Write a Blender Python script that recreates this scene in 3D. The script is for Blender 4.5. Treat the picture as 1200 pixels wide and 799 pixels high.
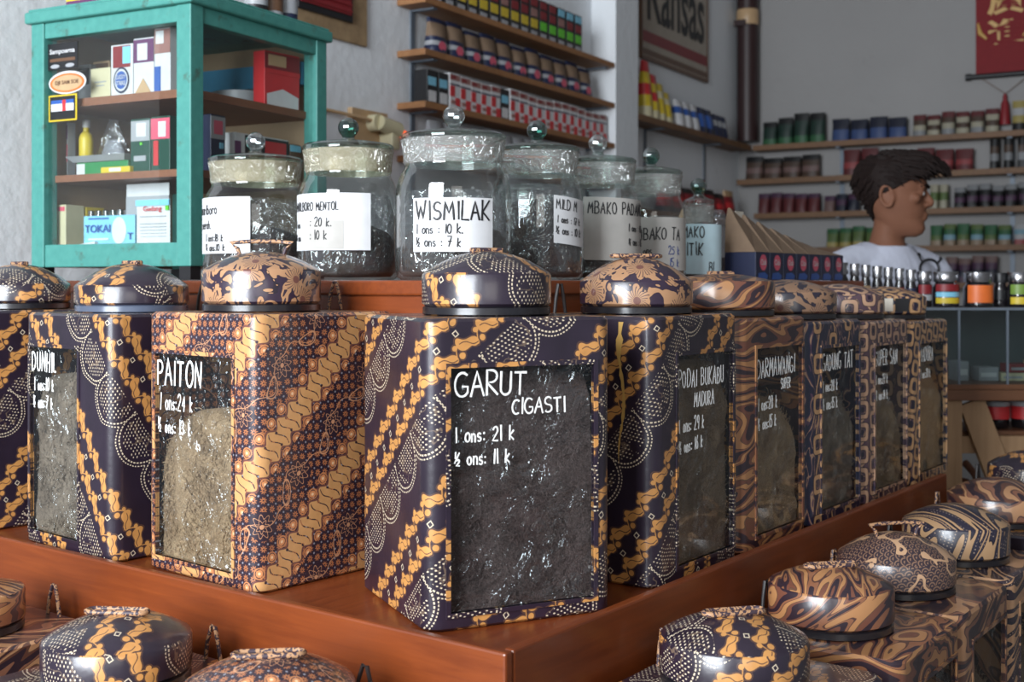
import bpy, bmesh, math, random
from mathutils import Vector, Matrix, noise
R = math.radians
PI = math.pi
for o in list(bpy.data.objects): bpy.data.objects.remove(o)
SC = bpy.context.scene
COL = SC.collection

# ---------------------------------------------------------------- camera, light, exposure
EYE = 1.35
FPX, HX, HY = 1420.0, 600.0, 330.0
cd = bpy.data.cameras.new('camera')
cam = bpy.data.objects.new('camera', cd); COL.objects.link(cam)
cam.location = (0, 0, EYE); cam.rotation_euler = (R(90), 0, 0)
cd.sensor_width = 36; cd.lens = FPX/1200*36
cd.shift_y = -(399.5-HY)/1200
cd.clip_start = .02
cd.dof.use_dof = True; cd.dof.focus_distance = 1.62; cd.dof.aperture_fstop = 7.0
SC.camera = cam
W = bpy.data.worlds.new('world'); SC.world = W; W.use_nodes = True
bg = W.node_tree.nodes['Background']
bg.inputs[0].default_value = (.80, .89, 1.0, 1); bg.inputs[1].default_value = .33
def area(name, loc, target, sx, sy, power, col):
    l = bpy.data.lights.new(name, 'AREA'); l.shape = 'RECTANGLE'; l.size = sx; l.size_y = sy
    l.energy = power; l.color = col
    o = bpy.data.objects.new(name, l); COL.objects.link(o); o.location = loc
    o.rotation_euler = (Vector(target)-Vector(loc)).to_track_quat('-Z', 'Y').to_euler()
    return o
area('shopfront_daylight', (-1.9, -1.0, 2.15), (-.3, 2.4, 1.35), 1.8, 2.0, 280, (.88, .94, 1))
area('front_fill', (.6, -2.6, 2.4), (-.2, 2.4, 1.3), 1.6, 1.6, 23, (1, .96, .90))  # weak fill lamp added behind the camera, not an actual doorway
vs = SC.view_settings
vs.view_transform = 'Standard'; vs.look = 'None'; vs.gamma = 1; vs.exposure = 0.0; vs.use_curve_mapping = False

# ---------------------------------------------------------------- node expressions
class V:
    def __init__(s, k, o): s.k = k; s.o = o
    def __add__(s, b): return s.k.m('ADD', s, b)
    __radd__ = __add__
    def __sub__(s, b): return s.k.m('SUBTRACT', s, b)
    def __rsub__(s, b): return s.k.m('SUBTRACT', b, s)
    def __mul__(s, b): return s.k.m('MULTIPLY', s, b)
    __rmul__ = __mul__
    def __truediv__(s, b): return s.k.m('DIVIDE', s, b)
    def __lt__(s, b): return s.k.m('LESS_THAN', s, b)
    def __gt__(s, b): return s.k.m('GREATER_THAN', s, b)
    def __neg__(s): return s.k.m('MULTIPLY', s, -1)
class K:
    def __init__(s, nt): s.nt = nt
    def m(s, op, *a):
        n = s.nt.nodes.new('ShaderNodeMath'); n.operation = op
        for i, v in enumerate(a):
            if isinstance(v, V): s.nt.links.new(v.o, n.inputs[i])
            else: n.inputs[i].default_value = v
        return V(s, n.outputs[0])
    def abs(s, a): return s.m('ABSOLUTE', a)
    def fr(s, a): return s.m('FRACT', a)
    def fl(s, a): return s.m('FLOOR', a)
    def sin(s, a): return s.m('SINE', a)
    def mn(s, *a):
        r = a[0]
        for b in a[1:]: r = s.m('MINIMUM', r, b)
        return r
    def mx(s, *a):
        r = a[0]
        for b in a[1:]: r = s.m('MAXIMUM', r, b)
        return r
    def ln(s, a, b): return s.m('SQRT', a*a+b*b)
    def at2(s, a, b): return s.m('ARCTAN2', a, b)
    def step(s, d, w):                       # 1 where d<0, soft over w
        n = s.nt.nodes.new('ShaderNodeMapRange'); n.clamp = True
        s.nt.links.new(d.o, n.inputs[0])
        n.inputs[1].default_value = -w; n.inputs[2].default_value = w
        n.inputs[3].default_value = 1; n.inputs[4].default_value = 0
        return V(s, n.outputs[0])
    def mix(s, f, a, b):
        n = s.nt.nodes.new('ShaderNodeMix'); n.data_type = 'RGBA'
        if isinstance(f, V): s.nt.links.new(f.o, n.inputs[0])
        else: n.inputs[0].default_value = f
        for c, i in ((a, 6), (b, 7)):
            if isinstance(c, V): s.nt.links.new(c.o, n.inputs[i])
            else: n.inputs[i].default_value = (*c, 1)
        return V(s, n.outputs[2])
    def vec(s, x, y, z=0.0):
        n = s.nt.nodes.new('ShaderNodeCombineXYZ')
        for i, v in enumerate((x, y, z)):
            if isinstance(v, V): s.nt.links.new(v.o, n.inputs[i])
            else: n.inputs[i].default_value = v
        return V(s, n.outputs[0])
    def noise(s, vec, scale, detail=2, rough=.5, dist=0):
        n = s.nt.nodes.new('ShaderNodeTexNoise'); n.inputs['Scale'].default_value = scale
        n.inputs['Detail'].default_value = detail; n.inputs['Roughness'].default_value = rough
        n.inputs['Distortion'].default_value = dist
        if vec is not None: s.nt.links.new(vec.o, n.inputs['Vector'])
        return V(s, n.outputs[0])
    def voro(s, vec, scale, feature='F1'):
        n = s.nt.nodes.new('ShaderNodeTexVoronoi'); n.feature = feature; n.inputs['Scale'].default_value = scale
        if vec is not None: s.nt.links.new(vec.o, n.inputs['Vector'])
        return V(s, n.outputs['Distance'])
    def coord(s, kind='Object'):
        n = s.nt.nodes.new('ShaderNodeTexCoord'); return V(s, n.outputs[kind])
    def sep(s, v):
        n = s.nt.nodes.new('ShaderNodeSeparateXYZ'); s.nt.links.new(v.o, n.inputs[0])
        return [V(s, q) for q in n.outputs]
    def scale(s, v, f):
        n = s.nt.nodes.new('ShaderNodeVectorMath'); n.operation = 'MULTIPLY'
        s.nt.links.new(v.o, n.inputs[0]); n.inputs[1].default_value = f
        return V(s, n.outputs[0])

MATS = {}
def mat(name, col=(.5, .5, .5), rough=.5, metal=0, coat=0, fn=None, bump=None, bstr=.3, bdist=.002, spec=.5, emit=None, rfn=None):
    m = bpy.data.materials.new(name); m.use_nodes = True; nt = m.node_tree; k = K(nt)
    b = nt.nodes['Principled BSDF']
    b.inputs['Roughness'].default_value = rough; b.inputs['Metallic'].default_value = metal
    b.inputs['Coat Weight'].default_value = coat; b.inputs['Coat Roughness'].default_value = .17
    b.inputs['Specular IOR Level'].default_value = spec
    if fn is None:
        nn = k.noise(k.coord(), 35, 3)
        c = k.mix(nn, tuple(x*.86 for x in col), tuple(min(1, x*1.12) for x in col))
    else: c = fn(k)
    nt.links.new(c.o, b.inputs['Base Color'])
    if emit: b.inputs['Emission Color'].default_value = (*emit[0], 1); b.inputs['Emission Strength'].default_value = emit[1]
    if bump:
        h = bump(k); bn = nt.nodes.new('ShaderNodeBump'); bn.inputs['Strength'].default_value = bstr; bn.inputs['Distance'].default_value = bdist
        nt.links.new(h.o, bn.inputs['Height']); nt.links.new(bn.outputs[0], b.inputs['Normal'])
    if rfn: nt.links.new(rfn(k).o, b.inputs['Roughness'])
    MATS[name] = m
    return m
def glassy(name, tint, base, edge, rough=.03, bumpscale=None, bstr=.4, bdist=.01, diff=None, dfac=0.0, gmask=None):
    """thin clear sheet: transparent with a mirror share that grows at grazing angles"""
    m = bpy.data.materials.new(name); m.use_nodes = True; nt = m.node_tree; k = K(nt)
    nt.nodes.remove(nt.nodes['Principled BSDF']); out = nt.nodes['Material Output']
    t = nt.nodes.new('ShaderNodeBsdfTransparent'); t.inputs[0].default_value = (*tint, 1)
    g = nt.nodes.new('ShaderNodeBsdfGlossy'); g.inputs['Roughness'].default_value = rough
    lw = nt.nodes.new('ShaderNodeLayerWeight'); lw.inputs[0].default_value = .35
    f = V(k, lw.outputs['Facing'])*edge+base
    if gmask:
        gn = k.noise(k.coord(), gmask[0], 4, .65, 1.5)
        f = f*k.mn(k.mx(gn*gmask[1]+gmask[2], .12), 1.4)
    if bumpscale:
        h = k.noise(k.coord(), bumpscale, 3, .55, 1.2)
        bn = nt.nodes.new('ShaderNodeBump'); bn.inputs['Strength'].default_value = bstr; bn.inputs['Distance'].default_value = bdist
        nt.links.new(h.o, bn.inputs['Height']); nt.links.new(bn.outputs[0], g.inputs['Normal'])
    last = t
    if diff:
        d = nt.nodes.new('ShaderNodeBsdfDiffuse'); d.inputs[0].default_value = (*diff, 1)
        mx0 = nt.nodes.new('ShaderNodeMixShader'); mx0.inputs[0].default_value = dfac
        nt.links.new(t.outputs[0], mx0.inputs[1]); nt.links.new(d.outputs[0], mx0.inputs[2]); last = mx0
    mx = nt.nodes.new('ShaderNodeMixShader'); nt.links.new(f.o, mx.inputs[0])
    nt.links.new(last.outputs[0], mx.inputs[1]); nt.links.new(g.outputs[0], mx.inputs[2])
    nt.links.new(mx.outputs[0], out.inputs[0])
    MATS[name] = m
    return m

# ---- batik prints (uv in metres)
GOLD = (.58, .27, .080); INK = (.018, .011, .021); CREAM = (.70, .58, .42)
def uvxy(k, ang, ox=0, oy=0):
    n = k.nt.nodes.new('ShaderNodeUVMap'); x, y, _ = k.sep(V(k, n.outputs[0]))
    wv = k.noise(V(k, n.outputs[0]), 30, 1)-.5
    x = x+ox+wv*.006; y = y+oy+wv*.004
    c, s = math.cos(ang), math.sin(ang)
    return x*c+y*s, y*c-x*s
def rep(k, v, per): return (k.fr(v/per)-.5)*per
def parang(deg, ox=0, oy=0, T=.150, ink=INK, gold=GOLD, tilt=-38, split=.5, sc=1.06):
    def fn(k):
        P, Q = uvxy(k, R(deg), ox, oy)
        P = P/sc; Q = Q/sc
        a, w = .031, .035
        q = k.fr(Q/T)*T
        ci = k.fl(q/w)
        dq = (k.fr(q/w)-.5)*w
        PP = P+ci*(a*.5)
        dp = rep(k, PP, a)
        ct, st = math.cos(R(tilt)), math.sin(R(tilt))
        lx = dp*ct+dq*st; ly = dq*ct-dp*st
        ax = k.mx(k.abs(lx)-.0080, 0)
        bow = k.sin(lx*260)*.0022
        blob = k.ln(ax, ly-bow)-(.0056-lx*.14)
        b1, b2 = .0162*ct-.0052*st, .0162*st+.0052*ct
        bl1 = k.ln(rep(k, PP-b1, a), dq-b2)-.0037
        bl2 = k.ln(rep(k, PP+b1, a), dq+b2)-.0031
        rib = k.abs(dq-k.sin(PP*(2*PI/a)+.6)*.0070)-.0010
        d = k.mn(blob, bl1, bl2, rib)
        slit = k.mx(k.abs(ly+k.sin(lx*330)*.0016)-.0005, k.abs(lx)-.011)
        gm = k.step(d, .0003)*(1-k.step(slit, .0003))
        ingold = (q < w*2)
        # little hollow squares between the two chains
        sq = k.mx(k.abs(rep(k, P+.004, a)), k.abs(q-w))
        sqm = k.step(k.abs(sq-.0026)-.0005, .0003)
        # scalloped dark band with dotted arcs
        dpp = rep(k, P, .068)
        qq = q-(T-.012)
        r = k.ln(dpp, qq); th = k.at2(qq, dpp)
        dash = k.sin(th*46) > -.35
        arc = k.mx(k.step(k.abs(r-.034)-.0009, .0003)*dash, k.step(k.abs(r-.0385)-.0007, .0003)*(k.sin(th*60+1.5) > -.2))
        ld = k.ln(rep(k, P+Q*.5, .0052), rep(k, Q, .0046))
        nz = k.noise(k.vec(P, Q), 55, 1)
        dots = k.step(ld-.0010, .0003)*(r < .029)*(nz > .42)
        vein = k.step(k.abs(k.noise(k.vec(P, Q), 38, 2)-.5)-.012, .006)*(r < .028)
        band = k.mx(arc, dots)
        base = k.mix(k.noise(k.vec(P, Q), 18, 2), tuple(x*.55 for x in ink), tuple(x*1.7 for x in ink))
        gcol = k.mix(k.noise(k.vec(P, Q), 60, 3), tuple(x*.72 for x in gold), tuple(min(1, x*1.2) for x in gold))
        c = k.mix(vein*(1-ingold)*.6, base, (.22, .15, .10))
        c = k.mix(band*(1-ingold), c, CREAM)
        c = k.mix(sqm*ingold, c, CREAM)
        c = k.mix(gm*ingold, c, gcol)
        edge = k.step(k.abs(d-.0012)-.0004, .0003)*ingold*(1-gm)
        return k.mix(edge*.35, c, (.30, .14, .06))
    return fn
def floral(deg, ox=0, oy=0):
    def fn(k):
        P, Q = uvxy(k, R(deg), ox, oy)
        T = .118
        q = k.fr(Q/T)*T
        # serpentine chain
        h = .0145
        dq = q-.024
        cell = k.fl(P/.0125); odd = k.fr(cell*.5) > .25
        dp = rep(k, P+k.sin(dq*190)*.0028, .0125)
        sgn = odd*2-1
        slit = k.mx(k.abs(dp)-.0008, k.abs(dq-sgn*.004)-.0125)
        eye = k.ln(dp, dq-sgn*(-.0085))-.0021
        out = k.abs(dq+k.sin(P*(2*PI/.025))*.0045)-h
        ser = k.step(out, .0004)*(1-k.step(k.mn(slit, eye), .0003))
        halo = k.step(out-.003, .0006)*(1-k.step(out, .0004))
        # paisley balls either side of the chain
        bp = rep(k, P+.006, .025)
        b1 = k.mn(k.ln(bp, dq-.023), k.ln(rep(k, P+.018, .025), dq+.023))
        ball = k.step(b1-.0048, .0004); ring = k.step(k.abs(b1-.0068)-.0008, .0004); core = k.step(b1-.0019, .0004)
        # star ground
        sx, sy = uvxy(k, 0)
        L = .0125
        gx = rep(k, sx, L); gy = rep(k, sy, L); g2x = rep(k, sx+L/2, L); g2y = rep(k, sy+L/2, L)
        r = k.ln(gx, gy); th = k.at2(gy, gx)
        star = k.step(r-(.0036+k.sin(th*8)*.0013), .0003)*(r > .0011)
        sdot = k.step(k.ln(g2x, g2y)-.0013, .0003)
        # big line flowers in the field
        fp = rep(k, P, .085); fq = q-.085
        fr_ = k.ln(fp, fq); ft = k.at2(fq, fp)
        zone = fr_ < .019
        pet = k.step(k.abs(fr_-(.013+k.sin(ft*9)*.0028))-.0006, .0003)
        pet2 = k.step(k.abs(fr_-(.007+k.sin(ft*7)*.002))-.0006, .0003)
        ctr = k.step(fr_-.003, .0003)
        vn = k.step(k.abs(k.sin(P*62)*.012+k.sin(P*143)*.005+.085-q)-.0006, .0003)
        lf = k.step(k.abs(k.ln(rep(k, P+.03, .085)*.6, fq-k.sin(P*62)*.012)-.008)-.0007, .0003)
        base = k.mix(k.noise(k.vec(P, Q), 14, 2), (.013, .010, .024), (.050, .026, .034))
        rust = (.42, .155, .065)
        c = k.mix(star*(1-zone), base, rust)
        c = k.mix(sdot*(1-zone), c, (.26, .26, .30))
        c = k.mix(k.mx(pet, pet2, ctr, vn, lf)*.9, c, (.60, .30, .16))
        c = k.mix(halo, c, (.16, .06, .05))
        c = k.mix(ring, c, (.55, .22, .09)); c = k.mix(ball, c, (.62, .25, .10)); c = k.mix(core, c, (.8, .55, .33))
        g = k.mix(k.noise(k.vec(P, Q), 70, 3), (.50, .255, .095), (.70, .38, .155))
        return k.mix(ser, c, g)
    return fn
def swirl(deg, freq=9, stretch=.35, sc=9, cols=((.03, .017, .025), (.17, .062, .038), (.44, .21, .085), (.26, .105, .052)), ox=0, lines=True):
    def fn(k):
        P, Q = uvxy(k, R(deg), ox, ox*.7)
        n = k.noise(k.vec(P*stretch, Q), sc, 2, .45, .6)
        w = k.fr(n*freq)
        ed = k.abs(w-.5)
        c = k.mix(w < .30, cols[2], cols[0])
        c = k.mix((w > .30)*(w < .48), c, cols[1])
        c = k.mix((w > .80), c, cols[3])
        if lines:
            l = k.abs(k.fr(n*freq*3)-.5) < .07
            c = k.mix(l*.75, c, (.03, .016, .022))
        return c
    return fn
def zebra(deg, sc=11, freq=8, base=(.022, .018, .035), line=(.45, .27, .14), thin=.2, ox=0, stretch=.3):
    def fn(k):
        P, Q = uvxy(k, R(deg), ox, ox)
        n = k.noise(k.vec(P*stretch, Q), sc, 1.5, .4, .9)
        w = k.abs(k.fr(n*freq)-.5)
        c = k.mix(w < thin, base, line)
        c = k.mix((w < thin+.07)*(w > thin), c, (.012, .01, .02))
        d = k.step(k.ln(rep(k, P, .006), rep(k, Q, .006))-.001, .0004)*(w > .4)
        return k.mix(d, c, (.45, .33, .24))
    return fn
def rings(deg, L=.052, base=(.016, .018, .045), line=(.58, .33, .16), alt=(.10, .05, .085), ox=0):
    def fn(k):
        P, Q = uvxy(k, R(deg), ox, ox)
        row = k.fl(Q/L)
        x = rep(k, P+row*L*.5, L); y = rep(k, Q, L)
        sq = k.m('POWER', k.m('POWER', k.abs(x), 4.0)+k.m('POWER', k.abs(y), 4.0), .25)
        ring = k.step(k.abs(sq-.0125)-.0042, .0004)
        core = k.step(sq-.0045, .0004)
        link = k.step(k.abs(y-k.sin(P*(2*PI/L))*.006)-.0024, .0004)*(sq > .016)
        n = k.noise(k.vec(P*.5, Q), 22, 2, .5, 1)
        br = k.abs(k.fr(n*7)-.5) < .13
        c = k.mix(br, base, alt)
        c = k.mix((k.abs(k.fr(n*7)-.5) < .05), c, (.42, .25, .15))
        c = k.mix(k.mx(ring, link), c, line)
        ol = k.step(k.abs(k.abs(sq-.0125)-.0042)-.0007, .0003)
        c = k.mix(ol, c, (.02, .012, .02))
        return k.mix(core, c, (.02, .013, .03))
    return fn
def petals(sc=30, base=(.030, .016, .033), fl=(.42, .225, .115), ox=0):
    def fn(k):
        P, Q = uvxy(k, .3, ox, ox)
        L = .062
        x = rep(k, P, L); y = rep(k, Q+.5*k.fl(P/L)*L, L)
        r = k.ln(x, y); th = k.at2(y, x)
        nz = k.noise(k.vec(P, Q), sc, 2, .5, 1)
        fm = r < .019+k.sin(th*6)*.005+(nz-.5)*.012
        lines = (k.abs(k.sin(th*11+r*240)) < .42)*(r > .006)*(r < .020)
        reg = k.abs(k.fr(nz*4)-.5)
        c = k.mix(reg < .23, base, fl)
        c = k.mix((reg > .23)*(reg < .28), c, (.02, .012, .02))
        c = k.mix(fm, c, fl)
        c = k.mix(lines*fm, c, (.06, .03, .035))
        return k.mix(r < .0055, c, (.16, .06, .045))
    return fn
def scales(L=.013, base=(.035, .022, .03), line=(.23, .13, .085), ox=0):
    def fn(k):
        P, Q = uvxy(k, .2, ox, ox)
        row = k.fl(Q/(L*.6))
        x = rep(k, P+row*L*.5, L); y = (k.fr(Q/(L*.6)))*L*.6
        r = k.ln(x, y)
        c = k.mix(k.abs(r-.0055) < .0009, base, line)
        c = k.mix(r < .0022, c, line)
        n = k.noise(k.vec(P, Q), 16, 2)
        return k.mix(k.abs(n-.56) < .025, c, (.55, .33, .19))
    return fn
def batik(name, fn, rough=.36, coat=.6):
    return mat(name, fn=fn, rough=rough, coat=coat, bump=lambda k: k.noise(k.coord(), 60, 3), bstr=.22, bdist=.002)
# ---------------------------------------------------------------- geometry helpers
def NB(): return bmesh.new()
def obj(name, bm, mats, parent=None, smooth=None, loc=None, rz=None):
    me = bpy.data.meshes.new(name)
    bmesh.ops.recalc_face_normals(bm, faces=bm.faces[:]) if not bm.faces or not getattr(obj, 'keep', False) else None
    bm.to_mesh(me); bm.free()
    if not isinstance(mats, (list, tuple)): mats = [mats]
    for m in mats: me.materials.append(MATS[m] if isinstance(m, str) else m)
    if smooth is not None:
        for p in me.polygons: p.use_smooth = True
        try: me.set_sharp_from_angle(angle=R(smooth))
        except Exception: pass
    o = bpy.data.objects.new(name, me); COL.objects.link(o)
    if parent: o.parent = parent
    if loc is not None: o.location = loc
    if rz is not None: o.rotation_euler = (0, 0, rz)
    return o
def tag(o, label, cat, group=None):
    o['label'] = label; o['category'] = cat
    if group: o['group'] = group
    return o
def thing(name, label, cat, loc=(0, 0, 0), rz=0, group=None):
    o = bpy.data.objects.new(name, None); COL.objects.link(o); o.empty_display_size = .02
    o.location = loc; o.rotation_euler = (0, 0, rz)
    return tag(o, label, cat, group)
def struct(name, bm, m):
    o = obj(name, bm, m); o['kind'] = 'structure'; return o
def copy_tree(o, parent=None):
    c = o.copy(); COL.objects.link(c); c.parent = parent
    for ch in list(o.children): copy_tree(ch, c)
    return c
ORD = ['first', 'second', 'third', 'fourth', 'fifth', 'sixth', 'seventh', 'eighth', 'ninth', 'tenth', 'eleventh', 'twelfth', 'thirteenth',
       'fourteenth', 'fifteenth', 'sixteenth', 'seventeenth', 'eighteenth', 'nineteenth', 'twentieth']
def box(bm, x0, x1, y0, y1, z0, z1, mi=0, bev=0, M=None):
    vs_ = [bm.verts.new((x, y, z)) for z in (z0, z1) for y in (y0, y1) for x in (x0, x1)]
    fs = []
    for q in ((0, 2, 3, 1), (4, 5, 7, 6), (0, 1, 5, 4), (1, 3, 7, 5), (3, 2, 6, 7), (2, 0, 4, 6)):
        f = bm.faces.new([vs_[i] for i in q]); f.material_index = mi; fs.append(f)
    if bev:
        es = list({e for f in fs for e in f.edges})
        r = bmesh.ops.bevel(bm, geom=es, offset=bev, segments=2, affect='EDGES', profile=.5)
        vs_ = list({v for v in vs_ if v.is_valid} | {v for v in r['verts'] if v.is_valid})
        for f in r['faces']: f.material_index = mi
    if M is not None:
        for v in vs_: v.co = M @ v.co
    return vs_
def frame_tr(pts):
    n = len(pts); T = []
    for i in range(n):
        a = pts[max(0, i-1)]; b = pts[min(n-1, i+1)]
        T.append((b-a).normalized())
    return T
def tube(bm, pts, r, seg=8, mi=0, caps=True, closed=False):
    pts = [Vector(p) for p in pts]; n = len(pts)
    if closed: T = [(pts[(i+1) % n]-pts[i-1]).normalized() for i in range(n)]
    else: T = frame_tr(pts)
    up = Vector((0, 0, 1)) if abs(T[0].z) < .9 else Vector((1, 0, 0))
    nrm = (up-T[0]*up.dot(T[0])).normalized(); rings_ = []
    for i in range(n):
        nrm = (nrm-T[i]*nrm.dot(T[i])).normalized(); bi = T[i].cross(nrm)
        rr = r[i] if isinstance(r, (list, tuple)) else r
        rings_.append([bm.verts.new(pts[i]+nrm*math.cos(2*PI*j/seg)*rr+bi*math.sin(2*PI*j/seg)*rr) for j in range(seg)])
    for i in range(n if closed else n-1):
        A, B = rings_[i], rings_[(i+1) % n]
        for j in range(seg):
            f = bm.faces.new((A[j], A[(j+1) % seg], B[(j+1) % seg], B[j])); f.material_index = mi
    if caps and not closed:
        for A in (rings_[0][::-1], rings_[-1]):
            f = bm.faces.new(A); f.material_index = mi
def lathe(bm, prof, seg=40, mi=0, c=(0, 0, 0), uv=None, jit=None, cap0=True, cap1=True, a0=0, mis=None):
    """prof: (r,z) from bottom to top"""
    cx, cy, cz = c; rings_ = []
    for (r, z) in prof:
        if r < 1e-5: rings_.append([bm.verts.new((cx, cy, cz+z))])
        else:
            L = []
            for j in range(seg):
                a = a0+2*PI*j/seg; rr = r*(1+(jit(a, z) if jit else 0))
                L.append(bm.verts.new((cx+rr*math.cos(a), cy+rr*math.sin(a), cz+z)))
            rings_.append(L)
    for i in range(len(rings_)-1):
        A, B = rings_[i], rings_[i+1]
        for j in range(seg):
            k = (j+1) % seg
            if len(A) == 1 and len(B) == 1: continue
            if len(A) == 1: f = bm.faces.new((A[0], B[k], B[j]))
            elif len(B) == 1: f = bm.faces.new((A[j], A[k], B[0]))
            else: f = bm.faces.new((A[j], A[k], B[k], B[j]))
            f.material_index = mis[i] if mis else mi
    if cap0 and len(rings_[0]) > 1: bm.faces.new(rings_[0][::-1]).material_index = mis[0] if mis else mi
    if cap1 and len(rings_[-1]) > 1: bm.faces.new(rings_[-1]).material_index = mis[-1] if mis else mi
def loft(bm, rings_, mi=0, cap=True, closed=True, mis=None):
    L = [[bm.verts.new(p) for p in r] for r in rings_]; n = len(L[0])
    for i in range(len(L)-1):
        for j in range(n if closed else n-1):
            f = bm.faces.new((L[i][j], L[i][(j+1) % n], L[i+1][(j+1) % n], L[i+1][j])); f.material_index = mis[i] if mis else mi
    if cap:
        bm.faces.new(L[0][::-1]).material_index = mis[0] if mis else mi
        bm.faces.new(L[-1]).material_index = mis[-1] if mis else mi
    return L
# hand-lettering: single-stroke glyphs in a box 0..w x 0..1, drawn as ribbons of paint on a surface
def arc(cx, cy, rx, ry, a0, a1, n=9):
    return [(cx+rx*math.cos(R(a0+(a1-a0)*i/n)), cy+ry*math.sin(R(a0+(a1-a0)*i/n))) for i in range(n+1)]
G = {
 'A': [[(0, 0), (.3, 1), (.6, 0)], [(.12, .38), (.48, .38)]], 'B': [[(0, 0), (0, 1)], [(0, 1)]+arc(.25, .76, .25, .24, 90, -90)+[(0, .52)]+arc(.27, .26, .3, .26, 90, -90)+[(0, 0)]],
 'C': [arc(.35, .5, .35, .5, 60, 300, 12)], 'D': [[(0, 0), (0, 1)]+arc(.15, .5, .45, .5, 90, -90, 10)+[(0, 0)]], 'E': [[(.5, 1), (0, 1), (0, 0), (.5, 0)], [(0, .5), (.4, .5)]],
 'G': [arc(.35, .5, .35, .5, 55, 320, 12)+[(.62, .42), (.36, .42)]], 'H': [[(0, 0), (0, 1)], [(.5, 0), (.5, 1)], [(0, .5), (.5, .5)]], 'I': [[(.1, 0), (.1, 1)]],
 'K': [[(0, 0), (0, 1)], [(.5, 1), (.03, .42), (.52, 0)]], 'L': [[(0, 1), (0, 0), (.42, 0)]], 'M': [[(0, 0), (.08, 1), (.34, .35), (.6, 1), (.68, 0)]],
 'N': [[(0, 0), (0, 1), (.5, 0), (.5, 1)]], 'O': [arc(.32, .5, .32, .5, 90, 450, 16)], 'P': [[(0, 0), (0, 1)]+arc(.22, .74, .28, .26, 90, -90)+[(0, .48)]],
 'R': [[(0, 0), (0, 1)]+arc(.2, .75, .28, .25, 90, -90)+[(0, .5), (.5, 0)]], 'S': [arc(.28, .75, .26, .25, 40, 260, 8)+arc(.28, .25, .28, .25, 90, -140, 8)],
 'T': [[(0, 1), (.6, 1)], [(.3, 1), (.3, 0)]], 'U': [[(0, 1), (0, .3)]+arc(.25, .27, .25, .27, 180, 360, 8)+[(.5, 1)]], 'W': [[(0, 1), (.17, 0), (.36, .75), (.55, 0), (.75, 1)]],
 'o': [arc(.2, .28, .2, .28, 90, 450, 12)], 'n': [[(0, .56), (0, 0)], [(0, .36)]+arc(.17, .36, .17, .2, 180, 0, 6)+[(.34, 0)]], 's': [arc(.15, .42, .14, .13, 40, 260, 6)+arc(.15, .15, .15, .14, 90, -150, 6)],
 'k': [[(0, 0), (0, .95)], [(.34, .6), (.02, .28), (.36, 0)]], 'a': [arc(.2, .27, .2, .27, 20, 340, 10), [(.4, .55), (.4, 0)]], 'r': [[(0, .55), (0, 0)], [(0, .35)]+arc(.16, .36, .16, .18, 180, 40, 5)],
 'l': [[(.08, .95), (.08, 0)]], 'b': [[(0, .95), (0, 0)], arc(.2, .27, .2, .27, 180, -180, 10)], 'm': [[(0, .55), (0, 0)], [(0, .36)]+arc(.13, .36, .13, .19, 180, 0, 5)+[(.26, 0)], [(.26, .36)]+arc(.39, .36, .13, .19, 180, 0, 5)+[(.52, 0)]],
 'e': [[(.02, .3), (.38, .3)]+arc(.2, .28, .19, .27, 10, 310, 9)], 'h': [[(0, .95), (0, 0)], [(0, .36)]+arc(.17, .36, .17, .2, 180, 0, 6)+[(.34, 0)]], 'i': [[(.05, .55), (.05, 0)], [(.05, .75), (.05, .8)]],
 '0': [arc(.24, .5, .24, .5, 90, 450, 14)], '1': [[(.12, 1), (.12, 0)]], '2': [arc(.24, .75, .23, .25, 170, -40, 8)+[(0, 0), (.5, 0)]], '3': [arc(.2, .75, .22, .25, 150, -90, 7)+arc(.2, .25, .25, .25, 90, -150, 8)],
 '4': [[(.36, 0), (.36, 1), (0, .35), (.52, .35)]], '5': [[(.45, 1), (.06, 1), (.04, .58)]+arc(.2, .3, .26, .3, 110, -140, 9)], '6': [[(.38, 1)]+arc(.24, .28, .23, .28, 150, 510, 12)], '7': [[(0, 1), (.46, 1), (.14, 0)], [(.1, .5), (.42, .5)]],
 '8': [arc(.24, .75, .2, .25, 270, -90, 10), arc(.24, .25, .24, .25, 90, 450, 10)], '9': [arc(.22, .72, .22, .28, 0, 360, 10)+[(.42, .5), (.38, 0)]],
 ':': [[(.08, .5), (.08, .56)], [(.08, .08), (.08, .14)]], '.': [[(.08, 0), (.08, .05)]], '½': [[(.05, 1), (.05, .55)], [(.42, .95), (0, .2)], arc(.34, .34, .13, .12, 160, -40, 5)+[(.2, 0), (.48, 0)]], 'Y': [[(0, 1), (.27, .5)], [(.55, 1), (.27, .5), (.27, 0)]], ' ': [], '/': [[(.3, 1), (0, 0)]],
}
def gw(ch):
    if ch == ' ': return .38
    return max([p[0] for s in G[ch] for p in s] or [.2])
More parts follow.
